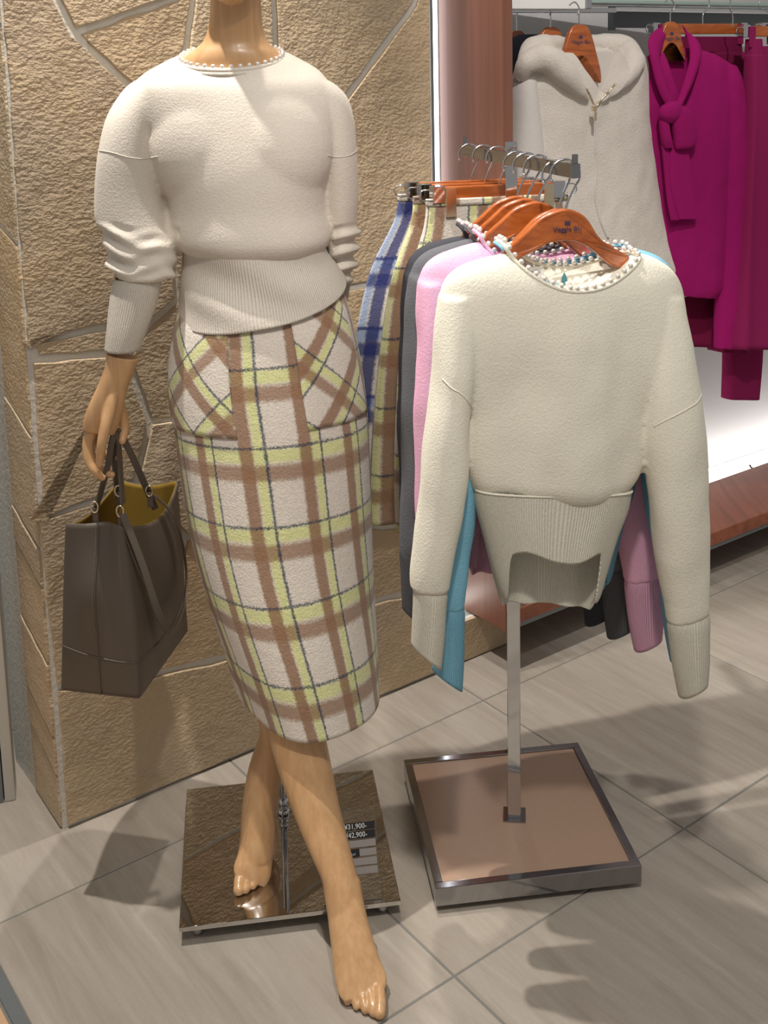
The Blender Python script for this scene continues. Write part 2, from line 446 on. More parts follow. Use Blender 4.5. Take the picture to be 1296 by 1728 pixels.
def box(name, lo, hi, mat, parent=None, bev=0.002, frame=None, seg=2):
    bm = bmesh.new(); bmesh.ops.create_cube(bm, size=1)
    lo = np.array(lo, float); hi = np.array(hi, float)
    for v in bm.verts:
        v.co = Vector((lo + hi) / 2 + np.array(v.co) * (hi - lo))
    if bev: bmesh.ops.bevel(bm, geom=list(bm.edges), offset=bev, segments=seg, affect='EDGES', profile=0.6)
    if frame is not None:
        for v in bm.verts:
            c = v.co; v.co = Vector(frame.o + frame.ex * c[0] + frame.ey * c[1] + np.array([0, 0, c[2]]))
    me = bpy.data.meshes.new(name); bm.to_mesh(me); bm.free()
    o = wrap(name, me, mat, parent, smooth=False); return o
def prism(name, poly, y0, y1, mat, parent=None, bev=0.0, seg=2, smooth=False, to=None):
    """poly in x,z extruded in y; to = function mapping (x,y,z) to the final point"""
    bm = bmesh.new(); n = len(poly)
    a = [bm.verts.new((p[0], y0, p[1])) for p in poly]; c = [bm.verts.new((p[0], y1, p[1])) for p in poly]
    bm.faces.new(a); bm.faces.new(c[::-1])
    for i in range(n): bm.faces.new((a[i], c[i], c[(i + 1) % n], a[(i + 1) % n]))
    bmesh.ops.recalc_face_normals(bm, faces=bm.faces)
    if bev:
        ed = [e for e in bm.edges if (e.verts[0].co.y == e.verts[1].co.y)]
        bmesh.ops.bevel(bm, geom=ed, offset=bev, segments=seg, affect='EDGES', profile=0.6)
    if to:
        for v in bm.verts: v.co = Vector(to(*v.co))
    me = bpy.data.meshes.new(name); bm.to_mesh(me); bm.free()
    return wrap(name, me, mat, parent, smooth)
def prism_geo(poly, y0, y1):
    n = len(poly)
    v = [(p[0], y0, p[1]) for p in poly] + [(p[0], y1, p[1]) for p in poly]
    f = [tuple(range(n)), tuple(range(2 * n - 1, n - 1, -1))] + [(i, n + i, n + (i + 1) % n, (i + 1) % n) for i in range(n)]
    return v, f
def text(name, s, size, mat, parent, mtx, align='CENTER', depth=0.0003, sx=1.0):
    cu = bpy.data.curves.new(name, 'FONT'); cu.body = s; cu.size = size; cu.align_x = align; cu.align_y = 'CENTER'; cu.extrude = depth
    cu.resolution_u = 3
    o = bpy.data.objects.new(name, cu); COL.objects.link(o)
    dg = bpy.context.evaluated_depsgraph_get(); dg.update()
    me = bpy.data.meshes.new_from_object(o.evaluated_get(dg)); bpy.data.objects.remove(o)
    me.transform(mtx @ Matrix.Diagonal((sx, 1, 1, 1)))
    return wrap(name, me, mat, parent, smooth=False)
def mtx(o, ex, ey_):
    ex = nrm(ex); ey_ = nrm(ey_); ez = np.cross(ex, ey_); q = Matrix.Identity(4)
    for i in range(3): q[i][0] = ex[i]; q[i][1] = ey_[i]; q[i][2] = ez[i]; q[i][3] = o[i]
    return q
def copy_part(src, parent, loc=None, name=None):
    c = src.copy(); COL.objects.link(c); c.parent = parent
    if loc is not None: c.location = loc
    return c
def bvh(o):
    me = o.data
    return BVHTree.FromPolygons([v.co[:] for v in me.vertices], [p.vertices[:] for p in me.polygons])
def shell(name, grid, mat, parent, uv, closed=True, thick=0.003):
    """grid (m,n,3) open-ended tube or sheet with thickness"""
    g = np.asarray(grid); m_, n_ = g.shape[:2]; cols = n_ if closed else n_ - 1
    gx = np.concatenate([g, g[:, :1]], axis=1) if closed else g
    uvx = uv; nn = gx.shape[1]
    V = gx.reshape(-1, 3); F = [(i * nn + j, i * nn + j + 1, (i + 1) * nn + j + 1, (i + 1) * nn + j) for i in range(m_ - 1) for j in range(nn - 1)]
    # second skin set back along the grid normals
    du = np.gradient(gx, axis=1); dv = np.gradient(gx, axis=0); nm = np.cross(du, dv)
    nm /= (np.linalg.norm(nm, axis=2, keepdims=True) + 1e-12)
    c = gx.mean(axis=(0, 1)); sgn = 1 if ((gx - gx.mean(axis=1, keepdims=True)) * nm).sum() > 0 else -1
    W = (gx - nm * sgn * thick).reshape(-1, 3); k = len(V)
    F2 = [tuple(k + i for i in f[::-1]) for f in F]
    F3 = []
    for i in (0, m_ - 1):
        for j in range(nn - 1): F3.append((i * nn + j, k + i * nn + j, k + i * nn + j + 1, i * nn + j + 1))
    if not closed:
        for j in (0, nn - 1):
            for i in range(m_ - 1): F3.append((i * nn + j, (i + 1) * nn + j, k + (i + 1) * nn + j, k + i * nn + j))
    UV = np.concatenate([uvx.reshape(-1, 2), uvx.reshape(-1, 2)])
    o = mesh_obj(name, np.concatenate([V, W]), F + F2 + F3, mat, parent, UV)
    bm = bmesh.new(); bm.from_mesh(o.data); bmesh.ops.recalc_face_normals(bm, faces=bm.faces); bm.to_mesh(o.data); bm.free()
    return o
def rib_uv(grid, ribs, closed=True):
    m_, n_ = grid.shape[:2]; nn = n_ + 1 if closed else n_
    u = np.tile(np.linspace(0, ribs, nn), (m_, 1)); v = np.tile(np.linspace(0, 1, m_)[:, None], (1, nn))
    return np.stack([u, v], axis=2)

# ================================================================== setting
YA = 0.6377
UA = np.array([math.cos(YA), math.sin(YA), 0]); UB = np.array([math.sin(YA), -math.cos(YA), 0])
OG = np.array([0.21358, 2.49454, 0]); T = 0.6
fe = thing('floor', 'floor of veined beige square tiles', 'floor'); del fe['label']; del fe['category']
fe['kind'] = 'structure'
def gp(a, b_): return OG + UA * a * T + UB * b_ * T    # a along the wall, b towards the viewer
# mortar bed under the tiles
c4 = [gp(-2.0, -4), gp(6, -4), gp(6, 6), gp(-2.0, 6)]
mesh_obj('grout_bed', [tuple(p - np.array([0, 0, 0.0016])) for p in c4] + [tuple(p - np.array([0, 0, 0.03])) for p in c4],
         [(0, 1, 2, 3), (7, 6, 5, 4), (0, 4, 5, 1), (1, 5, 6, 2), (2, 6, 7, 3), (3, 7, 4, 0)], M['grout'], fe, smooth=False)
def tile_mesh(s, g, mat, h=0.012):
    bm = bmesh.new(); bmesh.ops.create_cube(bm, size=1)
    for v in bm.verts: v.co = Vector((v.co.x * (s[0] - g), v.co.y * (s[1] - g), -h / 2 + v.co.z * h))
    top = [e for e in bm.edges if all(q.co.z > -1e-5 for q in e.verts)]
    bmesh.ops.bevel(bm, geom=top, offset=0.0012, segments=1, affect='EDGES')
    me = bpy.data.meshes.new('tile'); bm.to_mesh(me); bm.free(); me.materials.append(mat); return me
TM = tile_mesh((T, T), 0.0042, M['tile'])
for a in range(-2, 6):
    for b_ in range(-4, 4):
        o = bpy.data.objects.new('tile', TM); COL.objects.link(o); o.parent = fe
        c = gp(a + 0.5, b_ + 0.5); o.location = (c[0], c[1], R.uniform(-0.0003, 0.0003)); o.rotation_euler = (0, 0, YA)
# dark strip and orange tiles beyond it, at the lower left
P0 = fl(0, 1645); P1 = fl(45, 1728); dS = nrm(P1 - P0); nS = np.array([dS[1], -dS[0], 0])
fs = Frame(gp(-2.0, 1.5), YA)
box('trim_strip', (-0.022, -2.4, -0.02), (0.0, 2.4, 0.0015), M['greymetal'], fe, 0.0008, fs)
OM = tile_mesh((0.3, 0.3), 0.003, M['tile_orange'])
for a in range(3):
    for b_ in range(0, 12):
        o = bpy.data.objects.new('tile', OM); COL.objects.link(o); o.parent = fe
        c = gp(-2.0, 0) - UA * (0.025 + 0.15 + 0.3 * a) + UB * (-0.75 + 0.3 * b_ + 0.08); o.location = (c[0], c[1], 0); o.rotation_euler = (0, 0, YA)
mesh_obj('grout_bed', [tuple(gp(-2.0, b_) - UA * a - np.array([0, 0, z])) for z in (0.0016, 0.03) for a, b_ in ((0.02, -1.5), (0.95, -1.5), (0.95, 6), (0.02, 6))],
         [(0, 1, 2, 3), (7, 6, 5, 4), (0, 4, 5, 1), (1, 5, 6, 2), (2, 6, 7, 3), (3, 7, 4, 0)], M['grout'], fe, smooth=False)

# ---- stone wall: irregular slabs with recessed mortar
WC = fl(105, 1403); WE = fl(745, 1134)
WA = math.atan2(WE[1] - WC[1], WE[0] - WC[0])
fw = Frame(WC, WA); WL = float(np.linalg.norm(WE[:2] - WC[:2]))
we = bpy.data.objects.new('wall_left', None); COL.objects.link(we); we['kind'] = 'structure'
box('mortar_backing', (0.004, 0.0065, 0.0), (WL + 0.002, 0.30, 3.0), M['mortar'], we, 0.0, fw)
NODES = dict(a0=(-25, -60), a=(45, -5), b=(124, 55), c=(300, -5), c2=(420, -60), d=(270, 190), e1=(330, -60), e2=(316, 79), f1=(458, -60), f2=(466, 87), g=(520, 230),
             h=(585, 165), i=(700, 8), j=(735, -60), k=(735, 480), l=(622, 480), mm=(585, 487), n=(520, 480), o=(300, 506), p=(255, 545), q=(178, 552), r=(42, 577),
             s=(62, 606), t=(179, 597), u=(214, 604), v=(253, 712), w=(290, 706), x=(738, 690), y=(229, 811), z=(179, 839), A=(60, 876), B=(315, 908), C=(740, 885),
             D=(740, 990), E=(640, 1013), F=(500, 1060), G=(379, 1111), Hh=(260, 1139), I=(225, 1152), J=(100, 1160), K=(112, 1402), Kb=(420, 1266), L=(744, 1136), mid=(480, 700), lo=(520, 895), lom=(420, 1240))
def wn(nm):
    q = fw.loc(*NODES[nm]); return np.array([q[0], q[2]])
def slab(poly, gap=0.0078, proud=0.0, parent=None, to=None, rough=1.0, mat=None):
    """shrinks the polygon by the joint, roughens its outline and gives it a domed, bevelled body"""
    P = np.array(poly, float)
    area_ = 0.5 * sum(P[i][0] * P[(i + 1) % len(P)][1] - P[(i + 1) % len(P)][0] * P[i][1] for i in range(len(P)))
    if area_ < 0: P = P[::-1]
    n = len(P); Q = []
    for i in range(n):
        p0, p1, p2 = P[i - 1], P[i], P[(i + 1) % n]
        d1 = nrm(p1 - p0); d2 = nrm(p2 - p1); n1 = np.array([-d1[1], d1[0]]); n2 = np.array([-d2[1], d2[0]])
        k = n1 + n2; k = k / max(0.35, (k @ n1)); Q.append(p1 + k * gap)
    out = []
    for i in range(n):
        a_, c_ = Q[i], Q[(i + 1) % n]; L_ = np.linalg.norm(c_ - a_); st = max(1, int(L_ / 0.03))
        nn = np.array([-(c_ - a_)[1], (c_ - a_)[0]]) / (L_ + 1e-9)
        for s_ in range(st):
            p_ = a_ + (c_ - a_) * s_ / st
            if s_: p_ = p_ + nn * R.uniform(-0.0022, 0.0022) * rough
            out.append(p_)
    return prism('stone', out, 0.012, -proud, mat or M['stone'], parent, 0.0022, 2, False, to)
STONES = ['a0 b d o p q r LT LB', 'a0 a e1 c b', 'b c e1 e2 d', 'e1 f1 f2 g d e2', 'f1 j i h g f2', 'i j k l mm n g h', 'd g n o', 'r q p u t s', 'p o n mm mid v u',
          'mm l k x mid', 's t u v y z A SL', 'v w mid x C lo B y', 'A z y B Hh I J JL', 'B lo C D E F G Hh', 'JL J I Hh G F E D L KL']
# left-hand edge nodes follow the corner of the pillar
zr = fw.loc(18, 577)[2]
EDGE = dict(LT=None, LB=None)
def pol(names):
    out = []
    for nm in names.split():
        if nm == 'LT': out.append(np.array([0.0, wn('r')[1]])); continue
        if nm == 'LB': out.append(np.array([0.0, 2.1])); continue
        if nm == 'SL': out += [np.array([0.006, wn('A')[1]]), np.array([0.006, wn('s')[1]])]; continue
        if nm == 'JL': out.append(np.array([0.006, wn('J')[1]])); continue
        if nm == 'KL': out.append(np.array([0.006, 0.0])); continue
        q = wn(nm)
        if nm == 'a0': q = np.array([0.13, 1.75])
        if nm in ('r', 's'): q[0] = max(q[0], 0.012)
        q[1] = max(q[1], 0.0)
        if nm in ('j', 'k', 'x', 'C', 'D', 'L'): q[0] = WL - 0.002
        out.append(q)
    return out
TOW = lambda x, y, z: fw.o + fw.ex * x + fw.ey * y + np.array([0, 0, z])
for i, s_ in enumerate(STONES):
    P_ = pol(s_)
    if i == 0: P_ = [wn('b'), wn('d'), wn('o'), wn('p'), wn('q'), wn('r'), np.array([0.0, wn('r')[1]]), np.array([0.0, 1.78]), np.array([0.05, 1.78])]
    if i == 1: P_ = [np.array([0.05, 1.78]), wn('b'), wn('c'), wn('e1'), np.array([wn('e1')[0], 1.78])]
    slab(P_, proud=R.uniform(-0.002, 0.004), parent=we, to=TOW)
for k in range(3):   # courses above the frame
    for q in range(3):
        slab([(0.0 + q * WL / 3, 1.785 + k * 0.4), ((q + 1) * WL / 3, 1.785 + k * 0.4), ((q + 1) * WL / 3, 2.18 + k * 0.4), (q * WL / 3, 2.18 + k * 0.4)], parent=we, to=TOW)
# left return of the pillar
RB = fl(45, 1310); ra = math.atan2(RB[1] - WC[1], RB[0] - WC[0])
wr_ = bpy.data.objects.new('wall_return', None); COL.objects.link(wr_); wr_['kind'] = 'structure'
fr_ = Frame(WC, ra); RL = 0.17
TOR = lambda x, y, z: fr_.o + fr_.ex * x + fr_.ey * (-y) + np.array([0, 0, z])
for lo_, hi_, mt_, nm_ in (((0.006, -0.16, 0.0), (RL, -0.009, 3.0), M['mortar'], 'mortar_backing'),):
    box(nm_, lo_, hi_, mt_, wr_, 0.0, fr_)
zs = [0.0, 0.115, 0.20, 0.36, 0.52, 0.60, 0.83, 1.2, 1.6, 2.1, 2.6, 3.0]
for i in range(len(zs) - 1):
    sl = 0.05 * (1 if i else 0); s2 = 0.05
    slab([(0.004, zs[i] + (0 if i == 0 else 0)), (RL, zs[i] + sl), (RL, zs[i + 1] + s2), (0.004, zs[i + 1])], gap=0.0045, proud=R.uniform(0, 0.004), parent=wr_, to=TOR)
# grey door leaf and frame at the far left
fd = Frame(fl(25, 1341), ra + math.radians(88))
de = bpy.data.objects.new('door_1', None); COL.objects.link(de); de['kind'] = 'structure'
fdd = Frame(fl(27, 1341), math.radians(197))
box('door_leaf', (0.035, -0.03, 0.004), (0.9, 0.01, 2.2), M['doorpaint'], de, 0.002, fdd)
box('door_frame', (0.0, -0.05, 0.0), (0.022, 0.02, 2.25), M['doorpaint'], de, 0.003, fdd)
box('door_frame', (0.024, -0.035, 0.0), (0.033, 0.02, 2.25), M['greymetal'], de, 0.001, fdd)

# ---- alcove: low stone plinth, side panel, floating bench, white wall, lights
fa = Frame(np.array([0.272, 2.597, 0]), 0.620)     # x along the bench front, y into the alcove
pe = bpy.data.objects.new('wall_plinth', None); COL.objects.link(pe); pe['kind'] = 'structure'
fpl = Frame(WE, WA)
box('mortar_backing', (0.003, 0.010, 0.0), (0.27, 0.25, 0.112), M['mortar'], pe, 0, fpl)
slab([(0.0, 0.0), (0.27, 0.0), (0.27, 0.115), (0.0, 0.115)], 0.003, 0.0, pe, lambda x, y, z: fpl.o + fpl.ex * x + fpl.ey * y + np.array([0, 0, z]), 0.3)
wb = bpy.data.objects.new('wall_back', None); COL.objects.link(wb); wb['kind'] = 'structure'
box('wall_panel', (-0.35, 0.42, 0.0), (3.0, 0.46, 3.0), M['plaster'], wb, 0.0, fa)
wp = box('wall_fin', (0.010, 0.0, 0.118), (0.042, 0.232, 3.0), M['panel'], None, 0.0015, fa); wp['kind'] = 'structure'
bench = thing('display_bench', 'red-brown wooden bench floating along the white wall', 'bench')
box('bench_top', (0.045, 0.0, 0.128), (3.0, 0.27, 0.166), M['bench'], bench, 0.002, fa)
box('edge_trim', (0.045, 0.006, 0.113), (3.0, 0.02, 0.127), M['greymetal'], bench, 0.001, fa)
box('kick_board', (0.30, 0.36, 0.0), (3.0, 0.38, 0.112), M['bench'], bench, 0.001, fa)
box('light_blocker', (0.045, 0.272, 0.113), (3.0, 0.419, 0.133), M['plaster'], bench, 0.001, fa)  # added board that keeps the strip light from leaking under the bench
led = thing('light_strip', 'glowing white light strip behind the wooden bench', 'light')
box('light_tube', (0.05, 0.300, 0.135), (3.0, 0.385, 0.15), M['led'], led, 0.002, fa)
led2 = thing('light_strip', 'vertical white light strip between stone wall and wooden panel', 'light')
box('light_tube', (-0.016, 0.236, 0.13), (0.009, 0.250, 2.9), M['led_blue'], led2, 0.002, fa)
box('light_tube', (-0.13, 0.19, 0.118), (0.007, 0.235, 0.127), M['led'], led2, 0.002, fa)
ed = box('trim_1', (WL + 0.002, 0.006, 0.118), (WL + 0.010, 0.05, 3.0), M['greymetal'], None, 0.001, fw); ed['kind'] = 'structure'
br = thing('shelf_bracket', 'small grey metal bracket at the foot of the white wall', 'bracket')
tube('bracket_arm', [fl(1265, 784, 0.166), fl(1268, 789, 0.157), fl(1280, 794, 0.155), fl(1310, 803, 0.155)], 0.0035, M['rubber'], br, m=20)
# ================================================================== mannequin
man = thing('mannequin', 'pale wood-grain mannequin in striding pose, bare feet, one arm lowered', 'mannequin')
geos = []
Yb = 1.95
# neck, shoulders and trunk under the clothes
trunk = rows_world([(-30, 356, 440, Yb - 0.005, 0.050), (20, 355, 441, Yb, 0.050), (55, 350, 446, Yb + 0.002, 0.050), (74, 340, 455, Yb + 0.003, 0.052), (88, 322, 470, Yb, 0.054), (100, 306, 480, Yb, 0.056),
                    (118, 290, 494, Yb, 0.056), (150, 262, 520, Yb, 0.066), (200, 270, 535, Yb, 0.08), (260, 285, 540, Yb, 0.090), (350, 305, 530, Yb, 0.085), (440, 335, 515, Yb, 0.07), (520, 330, 540, Yb, 0.07), (640, 310, 585, Yb, 0.085), (760, 330, 580, Yb, 0.08), (860, 380, 560, Yb, 0.07)])
geos.append(rings_geo(cab_rings(trunk, 36, 60, 2.1)))
# lower head: jaw, skull, nose (above the frame)
hc = at(398, 0, Yb) + np.array([0, -0.038, 0]); 
geos.append(ball_geo(hc + np.array([0, 0.00, 0.115]), (0.073, 0.092, 0.098)))
geos.append(ball_geo(hc + np.array([0, -0.030, 0.055]), (0.050, 0.060, 0.066)))
geos.append(ball_geo(hc + np.array([0, -0.092, 0.085]), (0.010, 0.014, 0.022), 8))
for sx_ in (-1, 1): geos.append(ball_geo(hc + np.array([sx_ * 0.072, 0.0, 0.095]), (0.009, 0.02, 0.03), 8))
# front leg
fl_rows = [(800, 430, 530, 1.93, 0.06), (960, 440, 540, 1.895, 0.058), (1080, 446, 546, 1.865, 0.056), (1180, 450, 550, 1.835, 0.055), (1235, 453, 549, 1.82, 0.052), (1297, 470, 560, 1.80, 0.050), (1362, 493, 573, 1.775, 0.047), (1427, 520, 589, 1.745, 0.042),
           (1476, 541, 602, 1.722, 0.038), (1515, 548, 611, 1.705, 0.036), (1552, 554, 617, 1.688, 0.031)]
geos.append(rings_geo(cab_rings(rows_world(fl_rows), 24, 44, 2.0)))
def P(x, y, Y): return list(at(x, y, Y))
side = (1, 0.12, 0)
foot = [P(577, 1490, 1.725) + [0.032, 0.036], P(583, 1530, 1.70) + [0.0325, 0.033], P(592, 1580, 1.668) + [0.035, 0.027], P(603, 1632, 1.636) + [0.040, 0.020], P(612, 1662, 1.615) + [0.042, 0.012], P(617, 1680, 1.602) + [0.036, 0.007]]
geos.append(rings_geo(path_rings(foot, side, 24, 26)))
heel = at(577, 1500, 1.745); 
geos.append(rings_geo(path_rings([[*(heel + [0, 0.0, 0.02]), .022, .026], [*(heel + [0.002, 0.018, -0.03]), .024, .024], [*(heel + [0.004, 0.0, -0.055]), .022, .018], [*(heel + [0.006, -0.05, -0.068]), .019, .012]], side, 16, 16)))
toes = [((640, 1662, 1.612), (642, 1690, 1.588), (641, 1709, 1.572), 0.0115), ((625, 1668, 1.607), (628, 1694, 1.585), (630, 1706, 1.576), 0.0085), ((612, 1666, 1.608), (614, 1690, 1.588), (616, 1701, 1.582), 0.008),
        ((599, 1660, 1.613), (599, 1680, 1.597), (601, 1691, 1.590), 0.0078), ((586, 1648, 1.622), (584, 1666, 1.608), (586, 1677, 1.600), 0.0078)]
for a_, b_, c_, r_ in toes:
    pts = [at(*a_) + [0, 0, 0.004], at(*b_) + [0, 0, 0.003], at(*c_) + [0, 0, 0.0]]
    for p_, zz in zip(pts, (r_ + 0.011, r_ + 0.005, r_ * 0.9)): p_[2] = zz
    e = pts[2]; r_ *= 0.86
    geos.append(tube_geo(pts + [e + (e - pts[1]) * 0.12 + np.array([0, 0, -0.001])], [r_ * 0.9, r_ * 0.95, r_, r_ * 0.55], 12, 14)); geos.append(ball_geo(e, r_, 8))
# rear leg, standing on the mirror plate
bl_rows = [(900, 395, 500, 1.93, 0.07), (1080, 405, 500, 1.95, 0.062), (1180, 428, 490, 1.955, 0.055), (1232, 438, 485, 1.95, 0.052), (1297, 419, 478, 1.935, 0.050), (1362, 408, 467, 1.905, 0.045), (1410, 405, 465, 1.882, 0.040), (1440, 401, 463, 1.868, 0.034)]
geos.append(rings_geo(cab_rings(rows_world(bl_rows), 24, 40, 2.0)))
ft = [P(434, 1425, 1.875) + [0.032, 0.030], P(430, 1450, 1.858) + [0.034, 0.024], P(425, 1472, 1.842) + [0.036, 0.017], P(420, 1486, 1.832) + [0.032, 0.011]]
geos.append(rings_geo(path_rings(ft, (1, 0.5, 0), 24, 20)))
hl = at(445, 1440, 1.895)
geos.append(rings_geo(path_rings([[*(hl + [0, 0.0, 0.06]), .022, .03], [*(hl + [0.005, 0.02, 0.02]), .022, .024], [*(hl + [-0.0, 0.0, -0.01]), .02, .018]], (1, .4, 0), 16, 12)))
for (x0, y0, Y0), (x1, y1, Y1), r_ in (((405, 1478, 1.838), (403, 1505, 1.812), 0.0105), ((416, 1480, 1.840), (415, 1505, 1.816), 0.0085), ((427, 1476, 1.846), (427, 1498, 1.826), 0.008), ((438, 1468, 1.852), (440, 1488, 1.835), 0.0075), ((447, 1458, 1.860), (451, 1476, 1.846), 0.0075)):
    a_ = at(x0, y0, Y0); b_ = at(x1, y1, Y1); b_[2] = max(b_[2], 0.036 + r_ * 0.95); a_[2] = max(a_[2], b_[2] + 0.004)
    geos.append(tube_geo([a_, (a_ + b_) / 2 + [0, 0, 0.003], b_], [r_ * .9, r_, r_ * .9], 12, 10)); geos.append(ball_geo(b_, r_, 8))
# far arm (inside the sleeve) bent back to the hip
geos.append(tube_geo([at(525, 170, 1.97), at(562, 260, 1.99), at(568, 370, 2.01), at(572, 430, 2.025), at(568, 490, 2.04)], [0.036, 0.030, 0.026, 0.022, 0.020], 14, 20))
# near arm down to the wrist
geos.append(tube_geo([at(272, 165, 1.94), at(230, 260, 1.925), at(232, 380, 1.90), at(222, 480, 1.88), at(207, 585, 1.865)], [0.040, 0.034, 0.028, 0.024, 0.026], 14, 20))
body = bake('body', geos, 0.0022, M['body'], man, smooth=6)
# near hand with the lower forearm, jointed at the wrist
hg = []
YH = 1.86
hp = [P(207, 600, 1.862) + [0.0285, 0.024], P(200, 628, 1.86) + [0.0250, 0.020], P(190, 655, 1.858) + [0.026, 0.018], P(180, 685, 1.855) + [0.030, 0.016], P(171, 712, 1.852) + [0.0315, 0.014], P(166, 730, 1.85) + [0.028, 0.012]]
hg.append(rings_geo(path_rings(hp, (1, 0.5, 0), 24, 26)))
def finger(pts, r0, r1):
    hg.append(tube_geo([at(*p) for p in pts], [r0, r0 * 0.92, (r0 + r1) / 2, r1, r1 * 0.8], 12, 22)); hg.append(ball_geo(at(*pts[-1]), r1 * 0.85, 8))
finger([(190, 664, 1.850), (184, 695, 1.839), (177, 722, 1.829), (171, 752, 1.822), (168, 782, 1.826)], 0.0115, 0.0082)      # index, hanging straight
finger([(166, 705, 1.850), (149, 742, 1.846), (150, 776, 1.838), (160, 795, 1.832), (173, 806, 1.836)], 0.0105, 0.0072)   # middle, curled under
finger([(160, 712, 1.868), (150, 750, 1.868), (160, 783, 1.866), (178, 797, 1.862), (189, 801, 1.858)], 0.0098, 0.0068)
finger([(165, 712, 1.884), (164, 745, 1.892), (176, 768, 1.894), (192, 772, 1.888), (204, 768, 1.880)], 0.0088, 0.0062)
finger([(196, 668, 1.870), (206, 700, 1.884), (210, 722, 1.884), (206, 744, 1.872)], 0.0115, 0.0085)    # thumb
hand = bake('hand', hg, 0.0017, M['body'], man, smooth=4)
hand['label'] = 'pale wooden hand, fingers hooked round the bag handles'

# mirror plate of the mannequin and its rod
plc = [fl(307, 1330, .035), fl(636, 1300, .035), fl(676, 1520, .035), fl(302, 1566, .035)]
ms = thing('mannequin_stand', 'square mirror-polished steel plate with rod holding up the mannequin', 'stand')
fp = Frame([plc[3][0], plc[3][1], 0], math.atan2(plc[2][1] - plc[3][1], plc[2][0] - plc[3][0]))
box('base_plate', (0, 0, 0.026), (0.392, 0.392, 0.035), M['mirror'], ms, 0.0012, fp)
for a_, b_ in ((0.03, 0.03), (0.362, 0.03), (0.03, 0.362), (0.362, 0.362)):
    v, f = rings_geo(cab_rings([np.concatenate([fp.o + fp.ex * a_ + fp.ey * b_ + [0, 0, z], [r, 0, 0], [0, r, 0]]) for z, r in ((0.0, 0.012), (0.006, 0.013), (0.013, 0.013), (0.0265, 0.012))], 20, 10, 2))
    mesh_obj('foot', v, f, M['chrome'], ms)
pb = fl(479, 1372, .035)
top = at(470, 1215, pb[1] - 0.02)
tube('rod', [pb, top, top + (top - pb) * 1.2], 0.0065, M['chrome'], ms, n=16)
tube('collar', [pb + [0, 0, 0.014], pb + [0, 0, 0.034]], 0.0095, M['chrome'], ms, n=16)
tube('socket', [pb, pb + [0, 0, 0.012]], [0.014, 0.0115], M['chrome'], ms, n=18)

# ------------------------------------------------------------------ sweater worn by the mannequin
sw = thing('sweater', 'ivory sweater with pearl-trimmed neck worn by the mannequin', 'sweater')
tor = rows_world([(94, 304, 478, Yb, 0.072, 0.022), (106, 276, 505, Yb, 0.084, 0.024), (128, 236, 545, Yb, 0.096, 0.016), (165, 226, 560, Yb, 0.104), (210, 238, 566, Yb, 0.114), (262, 262, 560, Yb, 0.120), (305, 278, 550, Yb, 0.120),
                  (350, 286, 548, Yb, 0.116), (383, 284, 556, Yb, 0.117), (402, 288, 558, Yb, 0.116), (416, 300, 552, Yb, 0.108), (428, 316, 540, Yb, 0.096)])
g = [rings_geo(cab_rings(tor, 48, 60, 2.25))]
for x_ in (352, 458): g.append(ball_geo(at(x_, 245, Yb - 0.024), (0.105, 0.094, 0.125), 18))
sl = rows_world([(136, 226, 296, 1.945, 0.040), (155, 206, 290, 1.94, 0.054), (200, 180, 276, 1.93, 0.064), (260, 166, 268, 1.92, 0.066), (330, 161, 275, 1.915, 0.066), (372, 161, 284, 1.91, 0.064), (392, 168, 292, 1.905, 0.062), (410, 174, 296, 1.90, 0.062), (430, 178, 299, 1.90, 0.060), (448, 182, 298, 1.895, 0.058), (462, 186, 294, 1.89, 0.055), (474, 194, 276, 1.885, 0.046)])
sleeve = cab_rings(sl, 40, 110, 2.1)
def tilt_rows(G, x0, k0, y0, y1, phase=0.0):
    """slants the crumple rolls of a sleeve"""
    for i in range(len(G)):
        for j in range(len(G[i])):
            p = pr(G[i][j]); wgt = max(0.0, min(1.0, (p[1] - y0) / 30)) * max(0.0, min(1.0, (y1 - p[1]) / 30))
            G[i][j][2] -= wgt * k0 * (p[0] - x0) / 100
    return G
sleeve = tilt_rows(sleeve, 235, 0.012, 370, 500)
g.append(rings_geo(sleeve))
sr = rows_world([(138, 500, 560, 1.955, 0.040), (162, 510, 585, 1.965, 0.052), (200, 530, 597, 1.975, 0.058), (260, 540, 603, 1.985, 0.060), (330, 540, 606, 2.0, 0.060), (375, 545, 603, 2.01, 0.058), (393, 550, 606, 2.015, 0.056), (415, 548, 604, 2.02, 0.056), (440, 550, 602, 2.03, 0.054), (462, 554, 598, 2.03, 0.050), (480, 560, 592, 2.035, 0.042)])
g.append(rings_geo(tilt_rows(cab_rings(sr, 32, 100, 2.1), 575, -0.012, 370, 500)))
wr0 = wrinkle(0.005, 5, 4, 3.1, 0.0022, 14)
def wr_s(c, q):
    d = wr0(c, q); x, y = pr(c)
    if 375 < y < 482:
        k = min(1, (y - 375) / 20) * min(1, (482 - y) / 14)
        if x < 302: d += k * 0.0095 * (0.35 + noise.noise(Vector((c[0] * 14, c[2] * 16, 2)))) * math.sin(2 * math.pi * (y - 392 - 0.22 * (x - 235) + 9 * math.sin(x * 0.05)) / 31)
        elif x > 562 or c[1] > Yb + 0.05: d += k * 0.006 * math.sin(2 * math.pi * (y - 392 + 0.25 * (x - 575)) / 27)
    return d
sbody = bake('knit_body', g, 0.0034, M['ivory'], sw, smooth=22, wr=wr_s)
bt = bvh(sbody)
def hit(bt_, x, y, off=0.0):
    v = Vector(ray(x, y)).normalized(); h = bt_.ray_cast(Vector(CO), v)
    if h[0] is None: return None
    return np.array(h[0]) + np.array(h[1]) * off
